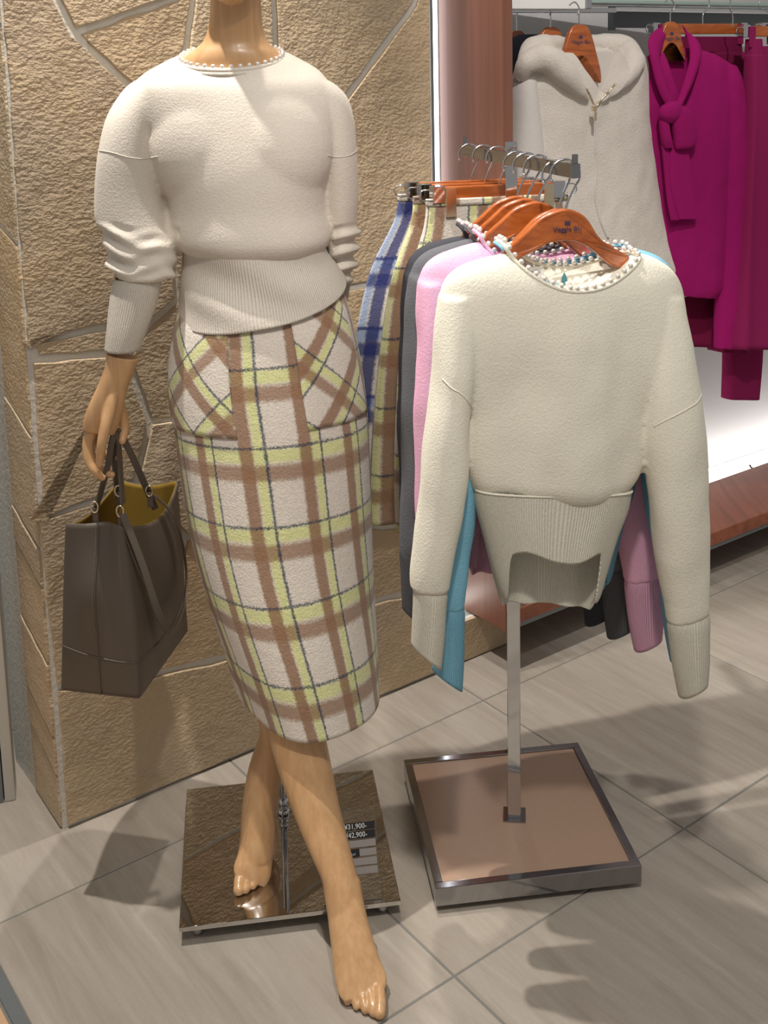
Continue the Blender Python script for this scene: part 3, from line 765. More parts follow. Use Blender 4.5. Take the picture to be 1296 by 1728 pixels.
def seam(name, pix, bt_, r, mat, parent, n=50, off=0.0):
    K = spl(pix, n); pts = [hit(bt_, x, y, off) for x, y in K]; pts = [p for p in pts if p is not None]
    # drop the points that jump to another layer
    out = [pts[0]]
    for p in pts[1:]:
        if np.linalg.norm(p - out[-1]) < 0.03: out.append(p)
    return tube(name, out, r, mat, parent, 6)
seam('shoulder_seam', [(168, 254), (190, 258), (215, 265), (240, 268), (266, 264)], bt, 0.0012, M['ivory'], sw)
seam('shoulder_seam', [(553, 262), (570, 265), (590, 262), (602, 254)], bt, 0.0012, M['ivory'], sw)
# ribbed hem band, slanting up to the right
hem_rows = [((408, 300), (392, 554), 0.112, 0.0), ((420, 308), (404, 546), 0.104, 0.004), ((450, 308), (430, 554), 0.102, 0.010), ((485, 304), (450, 568), 0.110, 0.018), ((506, 302), (464, 577), 0.116, 0.026), ((526, 301), (478, 585), 0.122, 0.034)]
ks = []
for (yl, xl), (yr, xr), hd, dz in hem_rows:
    L_ = at(xl, yl, Yb); R_ = at(xr, yr, Yb); ks.append(np.concatenate([(L_ + R_) / 2, (R_ - L_) / 2, [0.0, -hd, -dz]]))
G = cab_rings(ks, 120, 26, 2.2)
for i in range(len(G)):
    for j in range(120):
        p = G[i][j]; w_ = math.sin(i / 25 * math.pi)
        G[i][j] += np.array([0, -1, 0]) * 0.005 * w_ * math.sin(p[0] * 34 + p[2] * 60 + 1.2) * (1 if p[1] < Yb else 0)
shell('hem_band', G, M['ivory_rib'], sw, rib_uv(G, 190), True, 0.003)
G = cab_rings(rows_world([(468, 194, 270, 1.885, 0.040), (484, 189, 271, 1.882, 0.040), (520, 184, 262, 1.876, 0.038), (560, 180, 247, 1.868, 0.035), (590, 177, 236, 1.864, 0.033)]), 72, 20, 2.1)
shell('cuff', G, M['ivory_rib'], sw, rib_uv(G, 66), True, 0.003)
G = cab_rings(rows_world([(478, 562, 592, 2.04, 0.034), (500, 558, 588, 2.06, 0.03), (520, 555, 585, 2.08, 0.03)]), 48, 8, 2.1)
shell('cuff', G, M['ivory_rib'], sw, rib_uv(G, 50), True, 0.003)
# neckline: bound edge and pearls
ct = (at(304, 92, Yb) + at(478, 94, Yb)) / 2; hw = np.linalg.norm(at(478, 94, Yb) - at(304, 92, Yb)) / 2
neck = []
for t in np.linspace(0, 2 * math.pi, 72, endpoint=False):
    c_, s_ = math.cos(t), math.sin(t)
    neck.append(ct + np.array([hw * c_, -0.074 * s_, -0.006 - 0.021 * s_]))
neck = np.array(neck)
tube('collar_edge', np.concatenate([neck, neck[:1]]), 0.0042, M['ivory'], sw, 10, cap=False)
G = []
for k_, (o_, z_) in enumerate(((0.0, 0.0), (0.004, -0.003), (0.007, -0.008))):
    G.append([p + nrm([p[0] - ct[0], p[1] - ct[1], 0]) * o_ + np.array([0, 0, z_]) for p in neck])
shell('collar_band', np.array(G), M['ivory'], sw, rib_uv(np.array(G), 10), True, 0.002)
v, f = ball_geo((0, 0, 0), 0.0043, 6)
pm = mesh_obj('pearl', v, f, M['pearl'], sw); PEARL = pm.data
for k_ in range(36):
    t = 2 * math.pi * (k_ + 0.5) / 36; c_, s_ = math.cos(t), math.sin(t)
    p = ct + np.array([(hw - 0.001) * c_, -0.071 * s_, -0.021 * s_ + 0.0005])
    o = pm if k_ == 0 else copy_part(pm, sw)
    o.location = p

# ------------------------------------------------------------------ plaid skirt
sk = thing('skirt', 'brown, lime and cream plaid pencil skirt worn by the mannequin', 'skirt')
SR = [(470, 322, 1.95, 440, 552, 1.95, .086, .0), (508, 308, 1.95, 474, 572, 1.95, .096, .0), (560, 294, 1.94, 530, 592, 1.95, .110, .0), (640, 285, 1.93, 622, 611, 1.95, .118, .002), (720, 294, 1.92, 702, 620, 1.95, .122, .004), (800, 304, 1.91, 782, 624, 1.95, .124, .006),
      (900, 321, 1.90, 870, 627, 1.95, .130, .012), (1000, 347, 1.885, 960, 629, 1.95, .137, .016), (1085, 374, 1.87, 1045, 631, 1.95, .144, .022), (1170, 400, 1.86, 1128, 632, 1.95, .150, .028)]
ks = []
for yl, xl, Yl, yr, xr, Yr, hd, _ in SR:
    L_ = at(xl, yl, Yl); R_ = at(xr, yr, Yr); A_ = (R_ - L_) / 2
    Bd = np.array([A_[1], -A_[0], 0]); Bd = nrm(Bd) * hd; Bd[2] -= _
    ks.append(np.concatenate([(L_ + R_) / 2, A_, Bd]))
KS = spl(ks, 60)
def skirt_pt(th, r, off=0.0):
    """th: angle round the hips, 0 = front, r: 0..1 downwards"""
    t = r * 59; i = min(int(t), 58); k = KS[i] * (1 - (t - i)) + KS[i + 1] * (t - i)
    s_, c_ = math.sin(th), math.cos(th)
    e = 2 / 2.15
    d = k[3:6] * math.copysign(abs(s_) ** e, s_) + k[6:9] * math.copysign(abs(c_) ** e, c_)
    return k[:3] + d + nrm(d) * off
NS = 96; MR = 90
TH = np.linspace(-math.pi, math.pi, NS + 1)
def fold(th, r): return 0.004 * math.sin(3 * th + 2.2) * r + 0.003 * math.sin(5 * th + 0.7 + 3 * r) * r
Gs = np.array([[skirt_pt(t, r, fold(t, r)) for t in TH] for r in np.linspace(0, 1, MR)])
front = [pr(skirt_pt(0.0, r))[1] for r in np.linspace(0, 1, MR)]
TU = 0.54; T0 = -0.226 - 0.14 * 0.54
uvs = np.array([[((t - T0) / TU + 50.0, (front[i] - 622) / 133 + 0.09 + 50) for t in TH] for i in range(MR)])
shell('skirt_body', Gs, M['plaid'], sk, uvs, False, 0.003)
def patch(name, th_of, r0, r1, ang, off_uv, n=26, m_=30):
    G = []; U = []
    for i in range(m_):
        rr = r0 + (r1 - r0) * i / (m_ - 1); row = []; ru = []
        a_, b_ = th_of(i / (m_ - 1))
        for j in range(n):
            th = a_ + (b_ - a_) * j / (n - 1)
            row.append(skirt_pt(th, rr, 0.0035 + fold(th, rr))); 
        G.append(row)
    G = np.array(G); o = G[0][0]
    for i in range(m_):
        ru = []
        for j in range(n):
            p = G[i][j]; th_a, th_b = th_of(i / (m_ - 1)); sarc = (th_a + (th_b - th_a) * j / (n - 1)) * 0.155
            z_ = (p[2] - G[0][n // 2][2]); c_, s_ = math.cos(ang), math.sin(ang)
            ru.append((50 + (sarc * c_ + z_ * s_) / 0.088 + off_uv[0], 50 - (-sarc * s_ + z_ * c_) / 0.100 + off_uv[1]))
        U.append(ru)
    return shell(name, G, M['plaid'], sk, np.array(U), False, 0.0028)
def r_of(y):
    return float(np.interp(y, front, np.linspace(0, 1, MR)))
patch('patch_pocket', lambda s_: (-1.42 + 0.10 * s_, -0.30 + 0.02 * s_), r_of(508), r_of(738), math.radians(42), (0.15, 0.35))
patch('patch_pocket', lambda s_: (0.33 + 0.03 * s_, 1.12 + 0.20 * s_), r_of(500), r_of(732), math.radians(-42), (0.62, 0.80))

# ------------------------------------------------------------------ tote bag
bag = thing('tote_bag', 'taupe leather tote bag with mustard lining hanging from the mannequin hand', 'bag')
zb = 0.42
b0 = fl(102, 1163, zb); b1 = fl(235, 1178, zb); b2 = fl(318, 1062, zb); b3 = b0 + (b2 - b1)
def onvert(x, y, P_):   # pixel at the depth of a bottom corner
    return at(x, y, P_[1])
t0 = at(107, 883, b0[1]); t1 = at(212, 888, b1[1] + 0.015); t2 = at(302, 808, b2[1] + 0.01); t3 = at(200, 808, b3[1] + 0.03)
tm = at(172, 892, (b0[1] + b1[1]) / 2 + 0.004)
def side_grid(pa, pb, qa, qb, n, m_, fn):
    """bottom pa-pb, top qa-qb; fn(s,t) -> offset along the outward normal"""
    nm = nrm(np.cross(np.array(pb) - pa, [0, 0, 1])); G = []
    for i in range(m_):
        t = i / (m_ - 1); row = []
        for j in range(n):
            s_ = j / (n - 1); p = (pa * (1 - s_) + pb * s_) * (1 - t) + (qa * (1 - s_) + qb * s_) * t
            d, dz = fn(s_, t); row.append(p + nm * d + np.array([0, 0, dz]))
        G.append(row)
    return G
def f_gus(s_, t):   # near gusset: bulges low down, pinched along the centre near the top
    b_ = math.sin(math.pi * s_); return (0.010 * b_ * math.sin(math.pi * min(1, t * 1.1)) * (1 - t) - 0.016 * math.exp(-((s_ - 0.62) / 0.16) ** 2) * t ** 2 + 0.014 * math.exp(-((s_ - 0.45) / 0.2) ** 2) * math.exp(-((t - 0.62) / 0.2) ** 2), 0)
def f_long(s_, t):
    b_ = math.sin(math.pi * s_); return (0.020 * b_ * math.sin(math.pi * t) + 0.012 * b_ * t, -0.030 * b_ * t ** 3)
def f_far(s_, t):
    b_ = math.sin(math.pi * s_); return (0.008 * b_ * math.sin(math.pi * t), -0.012 * b_ * t ** 3)
n1, m1 = 22, 34
g1 = side_grid(b0, b1, t0, t1, n1, m1, f_gus); g2 = side_grid(b1, b2, t1, t2, n1, m1, f_long); g3 = side_grid(b2, b3, t2, t3, n1, m1, f_far); g4 = side_grid(b3, b0, t3, t0, n1, m1, f_long)
G = np.array([np.concatenate([g1[i][:-1], g2[i][:-1], g3[i][:-1], g4[i][:-1]]) for i in range(m1)])
NN = G.shape[1]
# soften the upright edges
for _ in range(2):
    G2 = (np.roll(G, 1, axis=1) + 2 * G + np.roll(G, -1, axis=1)) / 4
    k_ = np.linspace(0.25, 1, m1)[:, None, None]; G = G * (1 - k_) + G2 * k_
shell('leather_body', G, M['leather'], bag, rib_uv(G, 1), True, 0.0022)
# lining set inside
cen = G.mean(axis=1, keepdims=True)
Gi = G + (cen - G) / (np.linalg.norm(cen - G, axis=2, keepdims=True)) * 0.0036; Gi[:, :, 2] -= 0.001
shell('lining', Gi[:-1] if False else Gi, M['lining'], bag, rib_uv(G, 1), True, 0.0008)
bt_v = [tuple(p) for p in G[0]]; c0 = G[0].mean(axis=0)
v2 = [tuple(p + (c0 - p) * 0.004 + [0, 0, -0.002]) for p in G[0]] + [tuple(p + (c0 - p) * 0.004 + [0, 0, 0.004]) for p in G[0]]
mesh_obj('bag_bottom', v2, [tuple(range(NN)), tuple(range(2 * NN - 1, NN - 1, -1))] + [(i, NN + i, NN + (i + 1) % NN, (i + 1) % NN) for i in range(NN)], M['leather'], bag, smooth=False)
outn = lambda i, j: nrm((G[i][j] - cen[i][0]) * np.array([1, 1, 0]))
# seam up the near gusset and the low horizontal seam with stitches
jm = n1 // 2
tube('gusset_seam', [G[i][jm] + outn(i, jm) * 0.0006 for i in range(m1)], 0.0014, M['leather'], bag, 6)
row = lambda j: 9 - 2.2 * math.sin(math.pi * min(1, max(0, j / (2 * n1)))) * 1.0
def gpt(fi, j):
    i = int(fi); u = fi - i; return G[i][j % NN] * (1 - u) + G[min(i + 1, m1 - 1)][j % NN] * u + outn(i, j % NN) * 0.0006
tube('base_seam', [gpt(row(j), j) for j in range(0, 2 * n1 - 1)], 0.0013, M['leather'], bag, 6)
sv, sf = [], []
for k_ in range(60):
    fi = 13 + k_ * (m1 - 14.5) / 60; i = int(fi)
    p = gpt(fi, jm) + np.array([-0.004, 0, 0]) + outn(i, jm) * 0.0008
    a_, b_ = ball_geo(p, (0.0008, 0.0008, 0.0014), 3); o_ = len(sv); sv += a_; sf += [tuple(q + o_ for q in f_) for f_ in b_]
st = mesh_obj('stitching', sv, sf, M['stitch'], bag); st['kind'] = 'stuff'
# handles: two loops over the fingers
def strap(name, pts, w_, th, parent, m_=50):
    Pk = spl(pts, m_); Tn = np.gradient(Pk, axis=0); V_, F_ = [], []; a = np.array([0.5, 0.6, 0.0])
    for p, t in zip(Pk, Tn):
        t = nrm(t); a = nrm(a - t * (a @ t)); b_ = np.cross(t, a)
        for sx_, sy_ in ((-1, -1), (1, -1), (1, 1), (-1, 1)): V_.append(p + a * sx_ * w_ / 2 + b_ * sy_ * th / 2)
    for i in range(m_ - 1):
        for j in range(4): F_.append((i * 4 + j, i * 4 + (j + 1) % 4, i * 4 + 4 + (j + 1) % 4, i * 4 + 4 + j))
    F_ += [(3, 2, 1, 0), tuple((m_ - 1) * 4 + i for i in range(4))]
    o = mesh_obj(name, V_, F_, M['leather'], parent, smooth=False)
    return o
hx = at(190, 737, 1.862)
strap('handle', [at(158, 868, 1.868), at(170, 830, 1.862), at(182, 785, 1.856), at(189, 745, 1.856), hx + [0.004, 0.0, 0.004], at(200, 748, 1.868), at(203, 790, 1.865), at(207, 850, 1.852)], 0.011, 0.004, bag)
strap('handle', [at(199, 840, 1.93), at(196, 800, 1.90), at(192, 755, 1.872), hx + [0.006, 0.012, 0.005], at(212, 748, 1.885), at(230, 785, 1.91), at(249, 828, 1.945), at(262, 858, 1.965)], 0.012, 0.004, bag)
for x_, y_, Y_ in ((160, 855, 1.858), (203, 862, 1.842), (200, 828, 1.90), (252, 828, 1.936)):
    p = at(x_, y_, Y_)
    ring_ = [p + np.array([0.006 * math.cos(t), -0.002, 0.010 * math.sin(t)]) for t in np.linspace(0, 2 * math.pi, 25)]
    tube('buckle', ring_, 0.0016, M['gold'], bag, 8, cap=False)
    box('handle_tab', p + [-0.005, -0.001, -0.032], p + [0.005, 0.003, -0.004], M['leather'], bag, 0.001)
# long shoulder strap drooping down the outside
strap('shoulder_strap', [at(207, 868, 1.838), at(222, 905, 1.832), at(242, 958, 1.828), at(262, 1020, 1.828), at(278, 1056, 1.84), at(290, 1066, 1.862), at(302, 1052, 1.90), at(313, 1010, 1.95), at(314, 960, 1.975), at(305, 905, 1.98), at(285, 860, 1.968), at(255, 832, 1.95)], 0.013, 0.003, bag, 70)
strap('shoulder_strap', [at(211, 868, 1.842), at(214, 900, 1.838), at(230, 945, 1.832), at(248, 985, 1.830)], 0.008, 0.003, bag, 30)

# ------------------------------------------------------------------ price holder on the plate
ph = thing('price_holder', 'clear acrylic price holder with black price strips on the mirror plate', 'price sign')
pA = fl(646, 1513, 0.038); 
fh = Frame([pA[0], pA[1], 0.036], fp.ang)
fh.o = np.array([pA[0], pA[1], 0.0372])
TILT = 0.55
def tt(x, y, z): # card plane leaning back
    return fh.o + fh.ex * x + fh.ey * (z * math.sin(TILT) + y * math.cos(TILT)) + np.array([0, 0, z * math.cos(TILT) - y * math.sin(TILT) + 0.0])
def hol(name, x0, x1, z0, z1, y0, y1, mat):
    return prism(name, [(x0, z0), (x1, z0), (x1, z1), (x0, z1)], y0, y1, mat, ph, 0.0006, 1, False, tt)
hol('acrylic_plate', -0.105, 0.0, 0.0, 0.150, 0.0, 0.0022, M['acrylic'])
hol('acrylic_foot', -0.105, 0.0, 0.0, 0.003, -0.018, -0.0002, M['acrylic'])
CH = 0.150
strips = [(0.112, 0.124, 'blacklabel', '\u00a531,900-'), (0.098, 0.110, 'blacklabel', '\u00a542,900-'), (0.0835, 0.0955, 'cardgrey', None), (0.069, 0.081, 'cardgrey', None), (0.0545, 0.0665, 'cardgrey', None), (0.040, 0.052, 'cardgrey', None)]
for z0, z1, m_, s_ in strips:
    hol('price_strip' if s_ else 'blank_strip', -0.098, -0.005, z0, z1, -0.0012, -0.0002, M[m_])
    if s_:
        text('price', s_, 0.0122, M['white'], ph, mtx(tt(-0.040, -0.0014, (z0 + z1) / 2), fh.ex, tt(0, 0, 1) - tt(0, 0, 0)), sx=0.95)
hol('price_strip', -0.098, -0.036, 0.069, 0.081, -0.0020, -0.0013, M['blacklabel'])
text('price', 'BRE', 0.0042, M['white'], ph, mtx(tt(-0.058, -0.0022, 0.0782), fh.ex, tt(0, 0, 1) - tt(0, 0, 0)))
text('price', 'RBBCLTI-ET', 0.0042, M['white'], ph, mtx(tt(-0.054, -0.0022, 0.0728), fh.ex, tt(0, 0, 1) - tt(0, 0, 0)))
# ================================================================== clothes rack
zb_ = 1.357
BN = np.array([0.288, 1.687, zb_]); BF = np.array([0.165, 2.262, zb_])
ba = math.atan2(BF[1] - BN[1], BF[0] - BN[0]); bd = nrm(BF - BN)      # bar runs away from the viewer
rk = thing('clothes_rack', 'chrome T-shaped clothes rack on a square beige-topped base', 'clothes rack')
rb = [fl(735, 1500, .05), fl(1083, 1460, .05)]
frk = Frame([rb[0][0], rb[0][1], 0], math.atan2(rb[1][1] - rb[0][1], rb[1][0] - rb[0][0]))
S_ = float(np.linalg.norm(rb[1][:2] - rb[0][:2])); D_ = 0.392
for lo_, hi_ in (((0, 0, .014), (S_, .016, .05)), ((0, D_ - .016, .014), (S_, D_, .05)), ((0, .0162, .014), (.016, D_ - .0162, .05)), ((S_ - .016, .0162, .014), (S_, D_ - .0162, .05))):
    box('base_frame', lo_, hi_, M['steel_dark'], rk, 0.0012, frk)
box('base_board', (.0163, .0163, .02), (S_ - .0163, D_ - .0163, .047), M['baseboard'], rk, 0.0008, frk)
for a_, b_ in ((0.04, 0.03), (S_ - 0.04, 0.03), (0.04, D_ - 0.03), (S_ - 0.04, D_ - 0.03)):
    v, f = rings_geo(cab_rings([np.concatenate([frk.o + frk.ex * a_ + frk.ey * b_ + [0, 0, z], [r, 0, 0], [0, r, 0]]) for z, r in ((0.0, 0.011), (0.007, 0.013), (0.0145, 0.012))], 16, 6, 2))
    mesh_obj('foot', v, f, M['chrome'], rk)
pp = fl(868, 1374, .05); fpo = Frame([pp[0], pp[1], 0], frk.ang - 0.25)
box('pole_plate', (-.022, -.022, .0472), (.022, .022, .0505), M['steel_dark'], rk, 0.0006, fpo)
box('lower_pole', (-.0125, -.0125, .0506), (.0125, .0125, .70), M['chrome'], rk, 0.0012, fpo)
box('upper_pole', (-.0105, -.0105, .70), (.0105, .0105, 1.375), M['chrome'], rk, 0.001, fpo)
fb = Frame([BN[0], BN[1], 0], ba)
BL = float(np.linalg.norm(BF - BN))
box('cross_bar', (-0.012, -.007, zb_ - 0.022), (BL, .007, zb_), M['steel_dark'], rk, 0.0008, fb)
box('end_stop', (-0.010, -.004, zb_), (-0.004, .004, zb_ + 0.014), M['steel_dark'], rk, 0.0006, fb)
box('end_stop', (BL - 0.008, -.004, zb_), (BL - 0.002, .004, zb_ + 0.014), M['steel_dark'], rk, 0.0006, fb)

HA = ba - math.pi / 2            # hangers face along the bar
F0 = Frame(BN + bd * 0.03, HA)   # frame of the first hanger, its origin on the top of the bar
HPROF = [(853, 432), (861, 417), (884, 392), (907, 368), (925, 357), (950, 351), (974, 358), (990, 373), (1006, 397), (1030, 415), (1068, 434), (1074, 446), (1060, 458), (1028, 446), (996, 421), (973, 408), (950, 404), (924, 408), (901, 421), (880, 433), (862, 442)]
def smooth_poly(P_, n):
    K = np.array(P_ + P_[:3], float); S2 = spl(np.vstack([K[-4], K]), n + 40)
    C_ = spl(K, n); return C_
def closed_spline(P_, per=4):
    P_ = np.array(P_, float); n = len(P_); out = []
    for i in range(n):
        p0, p1, p2, p3 = P_[i - 1], P_[i], P_[(i + 1) % n], P_[(i + 2) % n]
        for k in range(per):
            u = k / per
            out.append(0.5 * (2 * p1 + (p2 - p0) * u + (2 * p0 - 5 * p1 + 4 * p2 - p3) * u * u + (3 * p1 - p0 - 3 * p2 + p3) * u ** 3))
    return np.array(out)
HC = 951   # centre of the hook
def loc_poly(fr, P_): return [tuple(fr.loc(x, y)[[0, 2]]) for x, y in P_]
hp_loc = loc_poly(F0, HPROF); xc_ = F0.loc(HC, 352)[0]; zt_ = F0.loc(HC, 352)[2]
hp_loc = [(x - xc_, z) for x, z in hp_loc]
# symmetrical wooden hanger, shoulders 0.235 m apart in the profile
half = sorted([(abs(x), z) for x, z in hp_loc if True], key=lambda q: q[0])
def hook_pts(zw, r=0.024):
    """open hook resting on the bar at z = 0, down to the wood at z = zw"""
    zc = -r + 0.0045; pts = []
    for a_ in np.linspace(math.radians(200), math.radians(-38), 26): pts.append((r * math.cos(a_) , zc + r * math.sin(a_) ))
    k = pts[-1]
    pts += [(k[0] * 0.55, k[1] - 0.014), (0.004, k[1] - 0.028), (0.0, k[1] - 0.040), (0.0, zw)]
    return pts
def wooden_hanger(label, group, mark=True):
    h = thing('clothes_hanger', label, 'hanger', group=group)
    o = prism('hanger_wood', [tuple(p) for p in closed_spline(hp_loc, 4)], -0.0065, 0.0065, M['hanger'], h, 0.004, 3, True,
              lambda x, y, z: (x, y - 0.010 + 2.2 * x * x, z))
    for p_ in o.data.polygons:
        if len(p_.vertices) > 8: p_.use_smooth = False
    pts = [(x, -0.006, z) for x, z in hook_pts(zt_ - 0.004)]
    pts = [(-x, y, z) for x, y, z in pts]
    pts = [(-p[0], p[1], p[2]) for p in pts]
    tube('hook', pts, 0.0019, M['chrome'], h, 8)
    v, f = ball_geo(pts[0], 0.003, 6); mesh_obj('hook_tip', v, f, M['chrome'], h)
    if mark:
        z_ = zt_ - 0.030
        text('wood_mark', 'Viaggio Blu', 0.0105, M['inkblue'], h, mtx((0.0, -0.0175, z_), (1, 0, 0), (0, 0, 1)))
        cr_v, cr_f = [], []
        for dx in (-0.0036, -0.0012, 0.0012, 0.0036):
            a_, b_ = prism_geo([(dx - 0.0008, z_ + 0.0060), (dx + 0.0008, z_ + 0.0060), (dx + 0.0008, z_ + 0.0125), (dx - 0.0008, z_ + 0.0125)], -0.0177, -0.0170); k = len(cr_v); cr_v += a_; cr_f += [tuple(i + k for i in q) for q in b_]
        a_, b_ = prism_geo([(-0.0045, z_ + 0.0088), (0.0045, z_ + 0.0088), (0.0045, z_ + 0.0096), (-0.0045, z_ + 0.0096)], -0.0178, -0.0170); k = len(cr_v); cr_v += a_; cr_f += [tuple(i + k for i in q) for q in b_]
        mesh_obj('crest_mark', cr_v, cr_f, M['inkblue'], h, smooth=False)
    return h

# sweaters: local frame of the first hanger; x shifted so that 0 is the hanger centre
def L_(x, y, dy=0.0):
    q = F0.loc(x, y, dy); return np.array([q[0] - xc_, q[1], q[2]])
def rl(rows, dx=0.0):
    out = []
    for r in rows:
        y, xl, xr, dy, hd = r[:5]; yr = r[5] if len(r) > 5 else y
        A0 = L_(xl, y, dy); A1 = L_(xr, yr, dy)
        out.append(np.concatenate([(A0 + A1) / 2 + [dx, 0, 0], (A1 - A0) / 2, [0, -hd, 0]]))
    return out
TORSO = [(428, 846, 1082, 0, .020), (436, 815, 1104, 0, .026), (452, 776, 1130, 0, .034), (475, 752, 1146, 0, .042), (510, 742, 1154, 0, .047), (560, 738, 1160, 0, .050), (605, 742, 1160, 0, .050), (645, 764, 1130, 0, .050), (690, 784, 1096, 0, .050),
         (740, 783, 1086, 0, .050), (790, 788, 1080, 0, .048), (815, 794, 1070, 0, .046), (832, 802, 1060, 0, .038)]
SLV_L = [(500, 742, 800, -.004, .030), (560, 735, 806, -.008, .036), (620, 732, 800, -.014, .038), (680, 724, 792, -.018, .038), (740, 716, 789, -.020, .038), (800, 711, 789, -.020, .037), (860, 707, 779, -.02, .035), (920, 701, 766, -.02, .031), (965, 697, 757, -.02, .028), (992, 697, 753, -.02, .024)]
CUF_L = [(976, 701, 751, -.02, .021, 986), (990, 698, 754, -.02, .024, 1000), (1010, 698, 752, -.02, .024, 1024), (1055, 696, 749, -.02, .021, 1080), (1088, 694, 744, -.02, .018, 1128)]
SLV_R = [(500, 1090, 1150, -.004, .030), (560, 1088, 1160, -.008, .036), (620, 1084, 1170, -.014, .038), (680, 1084, 1177, -.018, .040), (740, 1084, 1183, -.020, .040), (800, 1092, 1187, -.020, .038), (880, 1104, 1190, -.02, .035), (960, 1116, 1193, -.02, .031), (1020, 1124, 1194, -.02, .028), (1050, 1128, 1194, -.02, .025, 1030)]
CUF_R = [(1040, 1132, 1190, -.02, .021, 1022), (1056, 1128, 1195, -.02, .025, 1040), (1085, 1131, 1195, -.02, .024, 1072), (1130, 1137, 1195, -.02, .021, 1118), (1176, 1146, 1193, -.02, .018, 1150)]
NECKF = [(846, 408), (853, 424), (870, 446), (893, 464), (922, 479), (955, 485), (988, 482), (1018, 472), (1045, 456), (1066, 440), (1076, 428)]
NECKB = [(846, 408), (858, 414), (880, 428), (905, 445), (935, 453), (965, 455), (1000, 450), (1030, 440), (1058, 430), (1076, 428)]
BAND = [((822, 800), (822, 1064)), ((850, 802), (858, 1058)), ((900, 815), (905, 1040)), ((950, 828), (958, 1024)), ((985, 838), (1000, 1012)), ((1004, 846), (1014, 1004))]
def sweater(name, label, key, voxel, sl=(0, 0, 1), sr=(0, 0, 1), shade=None, seed=0.0, ribn=190, pearls=True, full=True, group='pearl-neck sweaters on the chrome rack'):
    """sl / sr: sideways swing of the cuff, depth shift and length factor of each sleeve"""
    t = thing(name, label, 'sweater', group=group)
    mat = M[key]; rib = M[key + '_rib']
    def swing(keys, s_):
        K = np.array(keys); z0 = K[0][2]; z1 = K[-1][2]; out = []
        for k in K:
            u = (z0 - k[2]); k = k.copy(); k[0] += s_[0] * (u / 0.5) ** 1.4; k[1] += s_[1] * min(1, u / 0.3); k[2] = z0 - u * s_[2]; out.append(k)
        return out
    kl = swing(rl(SLV_L + CUF_L), sl); kr = swing(rl(SLV_R + CUF_R), sr)
    g = [rings_geo(cab_rings(rl(TORSO), 60, 60, 2.6)), rings_geo(cab_rings(kl[:10], 36, 60, 2.3)), rings_geo(cab_rings(kr[:10], 36, 60, 2.3))]
    nf = [tuple(L_(x, y)[[0, 2]]) for x, y in NECKF]; nb = [tuple(L_(x, y)[[0, 2]]) for x, y in NECKB]
    nf = [tuple(p) for p in spl(nf, 40)]; nb = [tuple(p) for p in spl(nb, 40)]
    top_ = 0.06 + max(p[1] for p in nf)
    c1 = prism_geo([(nf[0][0] - .0, top_)] + nf + [(nf[-1][0], top_)], -0.2, 0.0245)
    c2 = prism_geo([(nb[0][0] - .0, top_)] + nb + [(nb[-1][0], top_)], -0.2, 0.2)
    f1 = wrinkle(0.015, 11, 1.8, seed, 0.0022, 24)
    zs_ = L_(900, 500)[2]
    def wrf(c, q):
        k = max(0.0, min(1.0, (zs_ - c[2]) / 0.12)); e_ = max(0.0, min(1.0, (c[2] - L_(900, 1035)[2]) / 0.08)); return f1(c, q) * (0.25 + 0.75 * k) * (0.15 + 0.85 * e_)
    bo = bake('knit_body', g, voxel, mat, t, smooth=6, wr=wrf, cuts=(c1, c2))
    b3 = bvh(bo)
    def snap(x, z, back=False):
        h = b3.ray_cast(Vector((x, 0.4 if back else -0.4, z)), Vector((0, -1 if back else 1, 0)))
        return None if h[0] is None else np.array(h[0])
    loop = []
    for p in nf:
        h = snap(p[0], p[1] - 0.003); loop.append([p[0], (h[1] if h is not None and h[1] < 0.01 else -0.018) + 0.002, p[1]])
    n_f = len(loop)
    for p in nb[::-1]: loop.append([p[0], 0.027, p[1]])
    loop = np.array(loop); 
    for _ in range(3): loop = (np.roll(loop, 1, axis=0) + 2 * loop + np.roll(loop, -1, axis=0)) / 4
    tube('collar_edge', np.concatenate([loop, loop[:1]]), 0.0036, mat, t, 8, cap=False)
    # pearls set along the edge
    cum = np.concatenate([[0], np.cumsum(np.linalg.norm(np.diff(np.concatenate([loop, loop[:1]]), axis=0), axis=1))])
    LP = np.concatenate([loop, loop[:1]]); nP = 40; cen_ = loop.mean(axis=0)
    for k in range(nP):
        s_ = cum[-1] * (k + 0.5) / nP; p = np.array([np.interp(s_, cum, LP[:, i]) for i in range(3)])
        p = p + np.array([0, 0, 0.0062]) + nrm([cen_[0] - p[0], 0, 0]) * 0.002
        o = bpy.data.objects.new('pearl', PEARL); COL.objects.link(o); o.parent = t; o.location = p
    # cuffs
    for kk in (kl[10:], kr[10:]):
        G = cab_rings(kk, 64, 20, 2.4); shell('cuff', G, rib, t, rib_uv(G, 60), True, 0.003)
    # ribbed hem: lifted in front, full length behind
    ks = []
    for (yl, xl), (yr, xr) in BAND:
        A0 = L_(xl, yl); A1 = L_(xr, yr); ks.append(np.concatenate([(A0 + A1) / 2, (A1 - A0) / 2, [0, -0.042 + 0.014 * len(ks) / 5, 0]]))
    m_ = 40; G = cab_rings(ks, 120, m_, 2.5)
    zt2 = G[0][0][2]; zb2 = G[-1][:, 2].mean(); zl = L_(900, 926)[2]
    Gn = G.copy()
